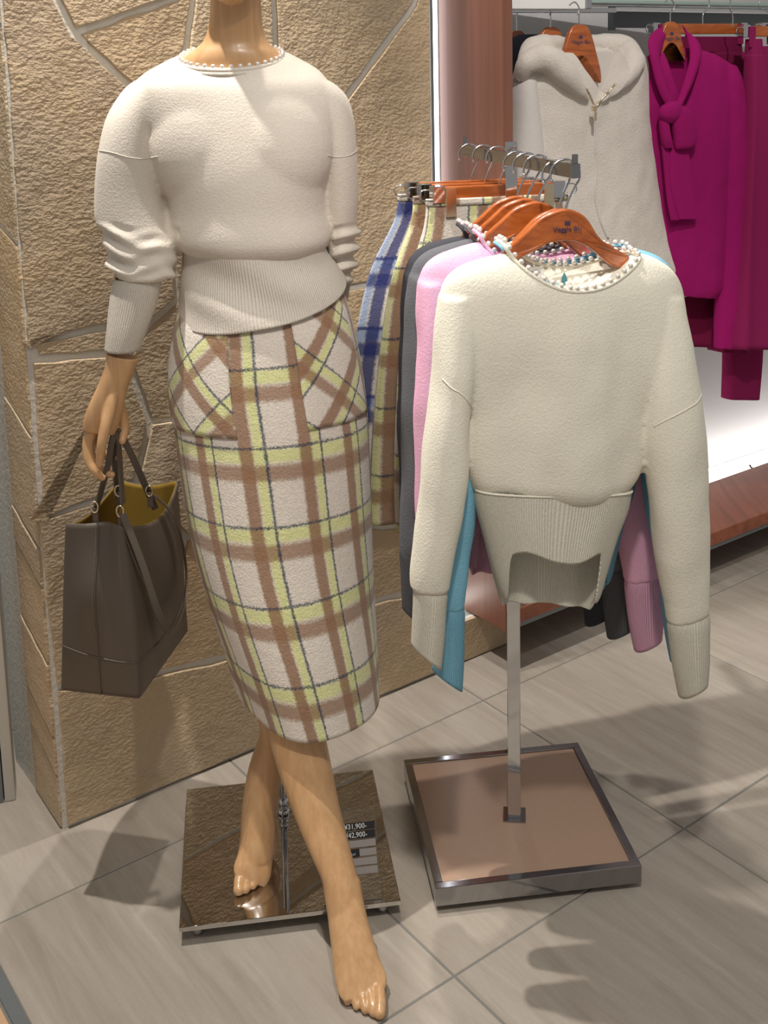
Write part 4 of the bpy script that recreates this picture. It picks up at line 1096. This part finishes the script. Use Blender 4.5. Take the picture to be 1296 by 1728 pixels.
    for j in range(120):
        th = 2 * math.pi * j / 120; fr_w = max(0.0, math.sin(th)) if True else 0   # B points to -y at sin=1
        cx_ = math.cos(th)
        k = 1.0 if (math.sin(th) > 0 and abs(cx_) < 0.52) else 0.0
        if math.sin(th) > 0: k = max(0.0, min(1.0, (0.99 - abs(cx_)) / 0.38)); k = k * k * (3 - 2 * k)
        wob = 0.006 * math.sin(6 * cx_ + 0.8)
        full_ = (zt2 - zl + wob) / (zt2 - zb2)
        for i in range(m_):
            u = i / (m_ - 1) * (1 - k + k * full_); q = u * (m_ - 1); i0 = min(int(q), m_ - 2); a_ = q - i0
            Gn[i][j] = G[i0][j] * (1 - a_) + G[i0 + 1][j] * a_
            Gn[i][j][1] += (0.005 * math.sin(cx_ * 9 + 1) * u) - 0.004 * k * u
            if math.sin(th) < 0: Gn[i][j][2] -= 0.022 * (i / (m_ - 1)) * min(1, -math.sin(th) * 3)
    # the seam rises in the middle
    shell('hem_band', Gn, rib, t, rib_uv(Gn, ribn), True, 0.003)
    top_edge = Gn[1]; 
    tube('band_seam', [p + nrm([p[0] * 0.3, p[1], 0]) * 0.0004 for p in np.concatenate([top_edge, top_edge[:1]])], 0.0015, mat, t, 6, cap=False)
    return t, bo
GH = 'clothes hangers on the chrome rack'
slots = [0.030, 0.089, 0.146, 0.200, 0.246]
specs = [('cream', 'cream sweater with raised ribbed hem hanging frontmost on the rack', (0, 0, 1), (0, 0, 1), 'wooden clothes hanger holding the cream sweater, frontmost'),
         ('blue', 'sky blue sweater hanging just behind the cream one', (-0.005, 0.0, 1.10), (-0.025, 0.0, 0.97), 'wooden clothes hanger holding the blue sweater, second from the front'),
         ('pink', 'pink sweater hanging third, between blue and grey', (0.06, 0.0, 0.92), (0.0, 0.02, 0.97), 'wooden clothes hanger holding the pink sweater, third from the front'),
         ('grey', 'mid-grey sweater hanging behind the pink one', (0.03, 0.0, 1.05), (-0.025, 0.02, 0.97), 'wooden clothes hanger holding the grey sweater, fourth from the front'),
         ('charcoal', 'charcoal sweater hanging last of the sweaters, behind the grey one', (0.04, 0, 1.06), (-0.05, 0, .95), 'wooden clothes hanger holding the charcoal sweater, rearmost of five')]
dzs = [0, 0.000, 0.004, 0.004, 0.004]
for k, ((key, lab, sl_, sr_, hl_), s_) in enumerate(zip(specs, slots)):
    t, bo = sweater('sweater', lab, key, 0.0034 if k == 0 else 0.0042, sl_, sr_, seed=k * 3.7 + 0.5)
    yaw = HA + (0, 0.035, -0.015, -0.03, -0.02)[k]
    pos = BN + bd * s_ + np.array([math.cos(HA), math.sin(HA), 0]) * (xc_ + (0, 0.007, -0.002, -0.002, -0.004)[k])
    if k == 1: pos = pos - np.array([0, 0, 0.006])
    t.location = pos; t.rotation_euler = (0, (0, -0.055, 0.02, 0.01, 0)[k], yaw)
    h = wooden_hanger(hl_, GH, k == 0)
    h.location = pos; h.rotation_euler = t.rotation_euler
    if k == 0:
        b3 = bvh(bo)
        for pix in ([(735, 628), (746, 640), (760, 648), (774, 662), (788, 680)], [(1083, 706), (1094, 694), (1110, 683), (1130, 672), (1150, 662), (1176, 642)]):
            pts = []
            for x, y in spl(pix, 40):
                q = L_(x, y); h_ = b3.ray_cast(Vector((q[0], -0.4, q[2])), Vector((0, 1, 0)))
                if h_[0] is not None: pts.append(np.array(h_[0]))
            o2 = [pts[0]]
            for p in pts[1:]:
                if np.linalg.norm(p - o2[-1]) < 0.02: o2.append(p)
            tube('shoulder_seam', o2, 0.0013, M['cream'], t, 6)
        # neck label inside the back
        a_ = L_(884, 462); 
        box('neck_label', (a_[0] - 0.004, 0.0205, a_[2] - 0.012), (a_[0] + 0.040, 0.0225, a_[2] + 0.006), M['white'], t, 0.0003)
        text('label_print', 'Viaggio Blu', 0.0075, M['blacklabel'], t, mtx((a_[0] + 0.018, 0.0203, a_[2] - 0.002), (1, 0, 0), (0, 0, 1)))
        a_ = L_(961, 474)
        prism('keyhole', [(a_[0] - 0.006, a_[2] - 0.014), (a_[0] + 0.006, a_[2] - 0.014), (a_[0] + 0.004, a_[2] + 0.002), (a_[0], a_[2] + 0.010), (a_[0] - 0.004, a_[2] + 0.002)], 0.0212, 0.0228, M['teal'], t)

# ---- clip hangers with plaid skirts at the far end of the bar
def clip_hanger(label, xl, xr, zt, clips):
    """xl..xr wooden bar, zt its top below the rack bar"""
    h = thing('clip_hanger', label, 'hanger', group='clip hangers on the chrome rack')
    box('hanger_wood', (xl, -0.006, zt - 0.026), (xr, 0.006, zt), M['hanger'], h, 0.003)
    pts = [(x, 0, z) for x, z in hook_pts(zt - 0.004, 0.022)]
    tube('hook', pts, 0.0018, M['chrome'], h, 8)
    v, f = ball_geo(pts[0], 0.0028, 6); mesh_obj('hook_tip', v, f, M['chrome'], h)
    for s_ in (-1, 1):
        e = xr if s_ > 0 else xl
        tube('end_loop', [(e - s_ * 0.012, -0.009, zt - 0.004), (e + s_ * 0.040, -0.009, zt - 0.004), (e + s_ * 0.046, -0.009, zt - 0.010), (e + s_ * 0.046, -0.009, zt - 0.018), (e + s_ * 0.040, -0.009, zt - 0.024), (e - s_ * 0.012, -0.009, zt - 0.024)], 0.0014, M['chrome'], h, 6)
        c_ = box('clip', (e + s_ * 0.010 - 0.012, -0.013, zt - 0.030), (e + s_ * 0.010 + 0.012, 0.013, zt + 0.002), M['chrome'], h, 0.0015)
        c_ = box('clip_jaw', (e - s_ * 0.012 - 0.010, -0.0165, zt - 0.056), (e - s_ * 0.012 + 0.010, -0.0125, zt - 0.002), M['gold'], h, 0.001)
        c_ = box('clip_jaw', (e - s_ * 0.012 - 0.010, 0.0125, zt - 0.056), (e - s_ * 0.012 + 0.010, 0.0165, zt - 0.002), M['gold'], h, 0.001)
    return h
def hung_skirt(label, mat, wt, wb_, lenz, zt, seed, lean=0.0, uo=(0, 0), swing=0.0):
    t = thing('skirt', label, 'skirt', group='plaid skirts clipped on the chrome rack')
    ks = []
    for u, w_ in ((0, wt), (0.08, wt * 1.04), (0.25, wt + (wb_ - wt) * 0.55), (0.5, wt + (wb_ - wt) * 0.85), (0.8, wb_), (1.0, wb_ * 1.0)):
        ks.append([lean * u, swing * u, zt - lenz * u, w_, 0, 0, 0, -(0.010 + 0.030 * min(1, u * 2.2)), 0])
    G = cab_rings(np.array(ks), 96, 40, 2.4)
    for i in range(40):
        for j in range(96):
            th = 2 * math.pi * j / 96; u = i / 39
            G[i][j] += np.array([0.0, 1, 0]) * u * 0.008 * math.sin(th * 5 + seed) + np.array([1, 0, 0]) * u * 0.006 * math.sin(th * 3 + seed + 4 * u)
    per = 0.0
    U = np.zeros((40, 97, 2))
    arc = np.concatenate([[0], np.cumsum(np.linalg.norm(np.diff(np.concatenate([G[20], G[20][:1]]), axis=0), axis=1))])
    for i in range(40):
        U[i, :, 0] = arc / 0.105 + 20 + uo[0]; U[i, :, 1] = (zt - G[i][0][2]) / 0.135 + 20 + uo[1]
    b_ = shell('skirt_body', G, mat, t, U, True, 0.003)
    W = G[:4].copy(); W[:, :, :2] *= 1.0
    W = np.array([g_ + np.array([[0, -0.0025 if q[1] < swing * 0.05 else 0.0025, 0.0005] for q in g_]) for g_ in G[:4]])
    shell('waistband', W, mat, t, U[:4] + 0.33, True, 0.003)
    return t
FS = []
wl = [('blue_skirt', M['plaid_blue'], 0.145, 0.235, 0.60, 0.445), ]
zw = -0.066
cl = [('cream skirt with navy and blue plaid, rearmost on the rack', M['plaid_blue'], 0.510, 0.146, 0.245, 0.62, 1.2, -0.03, (0.1, 0.2)),
      ('brown and lime plaid skirt clipped in front of the blue plaid skirt', M['plaid'], 0.455, 0.140, 0.220, 0.64, 2.6, -0.02, (0.45, 0.1)),
      ('brown and lime plaid skirt hanging nearest behind the sweaters', M['plaid'], 0.400, 0.140, 0.205, 0.64, 4.4, 0.0, (0.8, 0.5))]
xs_h = (-0.012, 0.0, 0.010)
for k, (lab, mt_, s_, wt, wb_, ln, sd, ln_, uo) in enumerate(cl):
    pos = BN + bd * s_ + np.array([math.cos(HA), math.sin(HA), 0]) * xs_h[k]
    h = clip_hanger(('rearmost clip hanger, holding the blue plaid skirt', 'middle clip hanger, holding a brown plaid skirt', 'clip hanger with a wooden bar nearest behind the wooden shoulder hangers')[k], -0.108, 0.108, zw, None)
    t = hung_skirt(lab, mt_, wt, wb_, ln, zw - 0.022, sd, ln_, uo)
    for o in (h, t): o.location = pos; o.rotation_euler = (0, 0, HA + (0.02, -0.01, 0.02)[k])
# ================================================================== display in the alcove
AH = 0.50
FH = Frame(at(990, 250, 2.86), AH)
ALC = 'garments on the alcove rail'
def rlf(fr, rows):
    return rows_local(fr, rows)
def place(fr, o): o.location = fr.o; o.rotation_euler = (0, 0, fr.ang)
def alcove_hanger(fr, label, xc, ytop, w_, hgt, dy, hooktop, mark=True):
    """shoulder hanger seen front on: xc, ytop pixel of its crown, w_ half width and hgt height in metres"""
    h = thing('clothes_hanger', label, 'hanger', group='wooden hangers in the alcove')
    c = fr.loc(xc, ytop, dy)
    prof = [(-w_, -hgt), (-w_ * 0.80, -hgt * 0.62), (-w_ * 0.50, -hgt * 0.16), (-w_ * 0.25, -hgt * 0.01), (0, 0), (w_ * 0.25, -hgt * 0.01), (w_ * 0.50, -hgt * 0.16), (w_ * 0.80, -hgt * 0.62), (w_, -hgt), (w_ * 0.97, -hgt * 1.22), (w_ * 0.55, -hgt * 0.92), (w_ * 0.26, -hgt * 0.72), (0, -hgt * 0.66), (-w_ * 0.26, -hgt * 0.72), (-w_ * 0.55, -hgt * 0.92), (-w_ * 0.97, -hgt * 1.22)]
    prism('hanger_wood', [tuple(p) for p in closed_spline(prof, 4)], -0.007, 0.007, M['hanger'], h, 0.003, 2, True, lambda x, y, z: (c[0] + x, c[1] + y, c[2] + z))
    ht = fr.loc(hooktop[0], hooktop[1], dy)
    tube('hook', [(c[0], c[1], c[2] - 0.004), (c[0], c[1], c[2] + 0.03), (ht[0], c[1], ht[2] - 0.018), (ht[0] + 0.004, c[1], ht[2] - 0.002), (ht[0] - 0.010, c[1], ht[2] + 0.012), (ht[0] - 0.026, c[1], ht[2] + 0.004)], 0.0019, M['chrome'], h, 8, m=30)
    if mark:
        text('wood_mark', 'Viaggio Blu', 0.013, M['inkblue'], h, mtx((c[0], c[1] - 0.0073, c[2] - 0.042), (1, 0, 0), (0, 0, 1)))
        v, f = prism_geo([(c[0] - 0.006, c[2] - 0.034), (c[0] + 0.006, c[2] - 0.034), (c[0] + 0.004, c[2] - 0.026), (c[0] - 0.004, c[2] - 0.026)], c[1] - 0.0078, c[1] - 0.007); mesh_obj('crest_mark', v, f, M['inkblue'], h, smooth=False)
    place(fr, h); return h
# hooded plush jacket
hd_ = thing('hooded_jacket', 'ivory plush zip jacket with hood and smooth sleeves hanging in the alcove', 'jacket', group=ALC)
def tg(fr, pts, r, n=16, m=30):   # rows x, y, dy
    return tube_geo([fr.loc(*p) for p in pts], r, n, m)
g = [rings_geo(cab_rings(rlf(FH, [(86, 905, 1070, .01, .030), (100, 882, 1092, .005, .045), (130, 874, 1103, 0, .055), (190, 880, 1098, 0, .062), (260, 888, 1104, 0, .066), (340, 900, 1114, 0, .068), (410, 912, 1134, 0, .066), (450, 925, 1148, 0, .064), (466, 934, 1150, 0, .05)]), 44, 50, 2.5))]
g.append(tg(FH, [(876, 136, -.01), (888, 108, -.035), (916, 98, -.05), (944, 116, -.060), (970, 142, -.064), (994, 170, -.062)], [.020, .032, .036, .032, .024, .010]))
g.append(tg(FH, [(1058, 86, -.0), (1068, 104, -.04), (1056, 130, -.058), (1036, 152, -.064), (1014, 174, -.062)], [.026, .030, .026, .019, .009]))
g.append(tg(FH, [(884, 118, .0), (900, 84, .03), (950, 76, .045), (1010, 74, .045), (1056, 82, .02), (1070, 104, -.02)], [.02, .028, .022, .022, .028, .025]))
v1 = [tuple(FH.loc(x, y)[[0, 2]]) for x, y in ((957, 92), (968, 118), (986, 146), (1002, 166), (1016, 150), (1030, 120), (1038, 88), (1030, 40), (960, 40))]
hb = bake('plush_body', g, 0.0042, M['fur'], hd_, smooth=6, wr=wrinkle(0.010, 8, 2.5, 5.5, 0.003, 30), cuts=[prism_geo(v1, -0.25, 0.012)])
g = [rings_geo(cab_rings(rlf(FH, [(112, 872, 905, .0, .03), (150, 866, 900, 0, .042), (210, 864, 905, 0, .048), (280, 862, 915, 0, .048), (360, 864, 925, 0, .046), (440, 870, 930, 0, .042), (520, 875, 925, 0, .036)]), 30, 40, 2.2))]
bake('sleeve', g, 0.005, M['stone_jersey'], hd_, smooth=5, wr=wrinkle(0.006, 10, 3, 1.2))
g = [rings_geo(cab_rings(rlf(FH, [(120, 1062, 1100, .01, .03), (170, 1068, 1116, .01, .046), (250, 1072, 1127, .01, .050), (330, 1080, 1139, .01, .050), (400, 1094, 1148, .01, .042), (450, 1105, 1156, .01, .038), (498, 1112, 1159, .01, .034)]), 30, 40, 2.2))]
bake('sleeve', g, 0.005, M['stone_jersey'], hd_, smooth=5, wr=wrinkle(0.006, 10, 3, 7.2))
bh = bvh(hb)
def snapf(fr, b3, pix, off=0.0, n=40, jump=0.05):
    out = []
    for x, y in spl(pix, n):
        # follow the line of sight in the frame's own coordinates
        a_ = fr.loc(x, y, -0.3); c_ = fr.loc(x, y, 0.3); d_ = Vector(c_ - a_).normalized()
        h = b3.ray_cast(Vector(a_), d_)
        if h[0] is not None:
            p = np.array(h[0]) + np.array(h[1]) * off
            if not out or np.linalg.norm(p - out[-1]) < jump: out.append(p)
    return out
tube('zip_tape', snapf(FH, bh, [(1003, 172), (1001, 185), (1003, 230), (1006, 280), (1004, 330), (1012, 370), (1026, 402)], 0.0005), 0.003, M['stone_jersey'], hd_, 8)
tube('zip_teeth', snapf(FH, bh, [(1040, 142), (1028, 156), (1016, 168), (1005, 180)], 0.002, 20), 0.0028, M['gold'], hd_, 6)
tube('zip_teeth', snapf(FH, bh, [(989, 150), (995, 162), (1001, 176)], 0.002, 12), 0.0024, M['gold'], hd_, 6)
a_ = FH.loc(1003, 183, -0.085); box('zip_slider', a_ - [0.005, 0.004, 0.007], a_ + [0.005, 0.006, 0.006], M['gold'], hd_, 0.001)
box('zip_pull', a_ - [0.003, 0.005, 0.030], a_ + [0.004, -0.002, -0.008], M['gold'], hd_, 0.0008)
# white lining showing in the neck
lw = [FH.loc(x, y, .0)[[0, 2]] for x, y in ((950, 88), (1040, 86), (1034, 120), (1018, 150), (1003, 170), (986, 148), (966, 116))]
prism('neck_lining', [tuple(p) for p in lw], 0.006, 0.014, M['stone_jersey'], hd_, 0.002)
place(FH, hd_)
alcove_hanger(FH, 'wooden hanger inside the hooded plush jacket', 977, 42, 0.066, 0.118, -0.018, (975, 12))
FK = Frame(FH.o + FH.ey * 0.10, AH)
alcove_hanger(FK, 'wooden hanger with a black top, behind the plush jacket hanger', 929, 46, 0.060, 0.10, 0.0, (928, 14), True)
bk = thing('top', 'black knitted top on the hanger behind the plush jacket', 'top', group=ALC)
g = [rings_geo(cab_rings(rlf(FK, [(58, 876, 918, 0, .02), (68, 862, 930, 0, .035), (90, 852, 960, 0, .04), (140, 850, 1040, 0, .045), (300, 860, 1050, 0, .045), (430, 870, 1050, 0, .04)]), 30, 30, 2.4))]
bake('knit_body', g, 0.006, M['black'], bk, smooth=4); place(FK, bk)
FK2 = Frame(FH.o + FH.ey * 0.17, AH)
alcove_hanger(FK2, 'wooden hanger rearmost at the left end of the alcove', 872, 52, 0.050, 0.09, 0.0, (871, 16), False)

# magenta cardigan with a tied bow
FM = Frame(at(1150, 250, 2.98), 0.42)
mg = thing('bow_cardigan', 'magenta knitted cardigan with a tied bow at the neck', 'cardigan', group=ALC)
g = [rings_geo(cab_rings(rlf(FM, [(80, 1112, 1176, 0, .022), (96, 1092, 1210, 0, .034), (120, 1078, 1240, 0, .042), (170, 1075, 1246, 0, .048), (240, 1082, 1236, 0, .052), (320, 1095, 1226, 0, .052), (420, 1110, 1218, 0, .050), (480, 1125, 1213, 0, .046), (500, 1135, 1202, 0, .040)]), 40, 50, 2.4)),
     rings_geo(cab_rings(rlf(FM, [(110, 1205, 1240, 0, .03), (150, 1212, 1252, -.01, .040), (250, 1216, 1261, -.014, .042), (350, 1216, 1263, -.014, .040), (450, 1214, 1263, -.014, .037), (520, 1210, 1260, -.014, .034), (588, 1206, 1256, -.014, .030)]), 30, 50, 2.2))]
vz = [tuple(FM.loc(x, y)[[0, 2]]) for x, y in ((1112, 92), (1118, 130), (1128, 164), (1140, 184), (1152, 160), (1162, 126), (1164, 92), (1160, 30), (1112, 30))]
mb = bake('knit_body', g, 0.004, M['magenta'], mg, smooth=6, wr=wrinkle(0.008, 9, 2.5, 2.5, 0.002, 30), cuts=[prism_geo(vz, -0.25, 0.010)])
prism('inner_neck', [tuple(FM.loc(x, y)[[0, 2]]) for x, y in ((1114, 96), (1140, 106), (1164, 96), (1160, 140), (1144, 184), (1128, 168))], 0.0, 0.012, M['magenta'], mg, 0.003)
def ribbon(name, fr, pts, m_=30, th=0.004):
    """pts rows xl, yl, xr, yr, dy: a knitted band between two edges"""
    K = spl(pts, m_); G = []
    for k in K:
        a_ = fr.loc(k[0], k[1], k[4]); c_ = fr.loc(k[2], k[3], k[4]); row = []
        for s_ in np.linspace(0, 1, 10): row.append(a_ + (c_ - a_) * s_ + np.array([0, -0.010 * math.sin(math.pi * s_), 0]))
        G.append(row)
    return shell(name, np.array(G), M['magenta'], mg, rib_uv(np.array(G), 4, False), False, th)
ribbon('collar_band', FM, [(1130, 42, 1126, 62, .0), (1104, 52, 1118, 82, -.02), (1094, 76, 1114, 100, -.045), (1104, 130, 1122, 130, -.056), (1114, 160, 1130, 156, -.060), (1128, 186, 1138, 178, -.064)])
ribbon('collar_band', FM, [(1150, 42, 1156, 60, .0), (1160, 66, 1176, 66, -.02), (1164, 96, 1184, 92, -.045), (1156, 130, 1172, 134, -.056), (1146, 160, 1160, 160, -.060), (1137, 184, 1148, 184, -.064)])
def pad(name, fr, rows, p=2.4):
    v, f = rings_geo(cab_rings(rlf(fr, rows), 26, 26, p)); return mesh_obj(name, v, f, M['magenta'], mg)
pad('bow_knot', FM, [(172, 1128, 1140, -.072, .008, 170), (182, 1116, 1148, -.074, .016, 176), (196, 1114, 1146, -.074, .017), (208, 1122, 1136, -.072, .008)])
pad('bow_loop', FM, [(178, 1138, 1148, -.074, .010), (186, 1138, 1164, -.074, .015), (204, 1134, 1171, -.072, .018), (228, 1136, 1174, -.070, .018), (246, 1138, 1170, -.070, .015), (252, 1140, 1156, -.070, .008)])
pad('bow_loop', FM, [(196, 1114, 1130, -.066, .010), (212, 1114, 1128, -.066, .012), (236, 1117, 1132, -.066, .012), (250, 1122, 1134, -.066, .006)])
pad('bow_tail', FM, [(236, 1132, 1156, -.060, .004), (270, 1130, 1164, -.062, .005), (320, 1132, 1170, -.064, .005), (364, 1144, 1175, -.064, .004), (370, 1146, 1174, -.064, .003)], 4)
pad('bow_tail', FM, [(220, 1114, 1122, -.056, .004), (280, 1120, 1134, -.058, .005), (340, 1126, 1142, -.060, .005), (372, 1132, 1146, -.060, .003)], 4)
place(FM, mg)
alcove_hanger(FM, 'wooden hanger inside the magenta bow cardigan', 1131, 37, 0.045, 0.085, -0.012, (1136, 6))
# clip hangers and wine red bottoms
def alc_clip(fr, label, xl, xr, yt, hooks):
    h = thing('clip_hanger', label, 'hanger', group='clip hangers in the alcove')
    a_ = fr.loc(xl, yt); c_ = fr.loc(xr, yt); z = (a_[2] + c_[2]) / 2
    box('hanger_wood', (a_[0], -0.007, z - 0.028), (c_[0], 0.007, z), M['hanger'], h, 0.003)
    hx_ = fr.loc(*hooks[0]); h1 = fr.loc(*hooks[1])
    tube('hook', [(hx_[0], 0, z - 0.003), (hx_[0], 0, z + 0.025), (h1[0], 0, h1[2] - 0.010), (h1[0], 0, h1[2] + 0.012), (h1[0] - 0.02, 0, h1[2] + 0.016)], 0.0019, M['chrome'], h, 8, m=24)
    for e, s_ in ((a_[0], -1), (c_[0], 1)):
        box('clip', (e + s_ * 0.012 - 0.011, -0.012, z - 0.030), (e + s_ * 0.012 + 0.011, 0.012, z + 0.002), M['chrome'], h, 0.001)
        box('clip_jaw', (e - s_ * 0.004 - 0.010, -0.016, z - 0.056), (e - s_ * 0.004 + 0.010, -0.0125, z - 0.002), M['plum'], h, 0.001)
        tube('end_loop', [(e, -0.004, z - 0.004), (e + s_ * 0.038, -0.004, z - 0.004), (e + s_ * 0.042, -0.004, z - 0.014), (e + s_ * 0.038, -0.004, z - 0.024), (e, -0.004, z - 0.024)], 0.0014, M['chrome'], h, 6)
    place(fr, h); return h
def bottom(fr, name, label, cat, key, parts, p=2.6):
    t = thing(name, label, cat, group=ALC)
    for nm, rows, fold_ in parts:
        G = cab_rings(rlf(fr, rows), 60, 40, p)
        for i in range(40):
            for j in range(60):
                u = i / 39; G[i][j][1] += fold_ * u * math.sin(2 * math.pi * j / 60 * 4 + 1.0); G[i][j][0] += fold_ * 0.5 * u * math.sin(2 * math.pi * j / 60 * 3)
        shell(nm, G, M[key], t, rib_uv(G, 20), True, 0.003)
    place(fr, t); return t
F1_ = Frame(at(1200, 250, 3.12), 0.42)
alc_clip(F1_, 'clip hanger behind the magenta cardigan, holding wide wine trousers', 1110, 1246, 40, ((1186, 40), (1196, 6)))
bottom(F1_, 'wide_trousers', 'wide wine-red trousers clipped behind the magenta cardigan', 'trousers', 'wine', [('waistband', [(62, 1120, 1250, 0, .014), (88, 1118, 1252, 0, .018)], 0), ('trouser_leg', [(88, 1118, 1190, 0, .018), (200, 1110, 1196, 0, .028), (400, 1108, 1206, 0, .032), (582, 1110, 1214, 0, .034)], .01),
       ('trouser_leg', [(88, 1180, 1254, 0, .018), (200, 1184, 1260, 0, .028), (400, 1196, 1262, -.01, .032), (592, 1203, 1250, -.01, .034)], .01)])
F2_ = Frame(at(1250, 250, 3.02), 0.40)
alc_clip(F2_, 'clip hanger second from the right edge, holding plum trousers', 1262, 1330, 44, ((1236, 40), (1232, 6)))
bottom(F2_, 'flared_trousers', 'plum trousers with a folded waist right of the magenta cardigan', 'trousers', 'plum', [('waistband', [(66, 1262, 1282, 0, .02), (96, 1261, 1284, 0, .024)], 0), ('trouser_leg', [(92, 1261, 1286, 0, .024), (200, 1256, 1296, 0, .034), (400, 1242, 1310, 0, .038), (586, 1230, 1330, 0, .042)], .012)])
F3_ = Frame(at(1260, 250, 3.18), 0.42)
bottom(F3_, 'narrow_trousers', 'long narrow dark plum trousers reaching lowest of the wine garments', 'trousers', 'plum', [('trouser_leg', [(90, 1215, 1280, 0, .02), (300, 1220, 1284, 0, .03), (560, 1223, 1285, 0, .028), (672, 1221, 1278, 0, .026)], .003)])
F4_ = Frame(at(1310, 250, 3.10), 0.40)
alc_clip(F4_, 'clip hanger cut by the right edge of the view', 1292, 1400, 40, ((1300, 40), (1282, 6)))
bottom(F4_, 'skirt', 'plum skirt cut by the right edge of the view', 'skirt', 'plum', [('skirt_body', [(78, 1286, 1410, 0, .016), (200, 1284, 1420, 0, .03), (480, 1288, 1425, 0, .034)], .01)])
# rails and shelf at the top of the alcove
def ZF(o, a): return Frame([o[0], o[1], 0], a)
rl_ = thing('display_rail', 'glass-topped metal display rail at the top right of the alcove', 'rail')
FR_ = Frame(at(1034, 30, 3.16), 0.50)
q1 = FR_.loc(1034, 24); 
box('support_bar', (0, 0.0, -0.034), (1.6, 0.012, 0.012), M['greymetal'], rl_, 0.001, FR_ if False else ZF(at(1034, 26, 3.22), 0.56))
for o_ in list(rl_.children): 
    o_.location = (0, 0, at(1034, 26, 3.22)[2])
FG = ZF(at(1030, 2, 3.0), 0.50); zg = at(1030, 6, 3.0)[2]
box('glass_shelf', (-0.25, -0.02, zg), (1.6, 0.25, zg + 0.008), M['glass_edge'], rl_, 0.001, FG)
box('hang_bar', (-0.25, 0.02, zg - 0.006), (1.6, 0.034, zg + 0.0), M['chrome'], rl_, 0.001, FG)
box('end_bracket', (0.0, -0.004, zg - 0.06), (0.008, 0.02, zg + 0.001), M['greymetal'], rl_, 0.001, ZF(at(1034, 20, 3.22), 0.56))
sg = thing('hanging_arm', 'polished metal arm at the top left of the alcove above the jacket', 'rail')
FS_ = ZF(at(872, 10, 2.82), 0.36); zs_ = at(872, 15, 2.82)[2]
box('arm_plate', (-0.02, 0.0, zs_), (0.195, 0.02, zs_ + 0.10), M['white'], sg, 0.002, FS_)
box('arm_end', (0.1955, -0.003, zs_), (0.212, 0.023, zs_ + 0.10), M['chrome'], sg, 0.002, FS_)
box('hang_bar', (-0.02, 0.0205, zs_ - 0.008), (0.30, 0.034, zs_ + 0.004), M['chrome'], sg, 0.001, FS_)
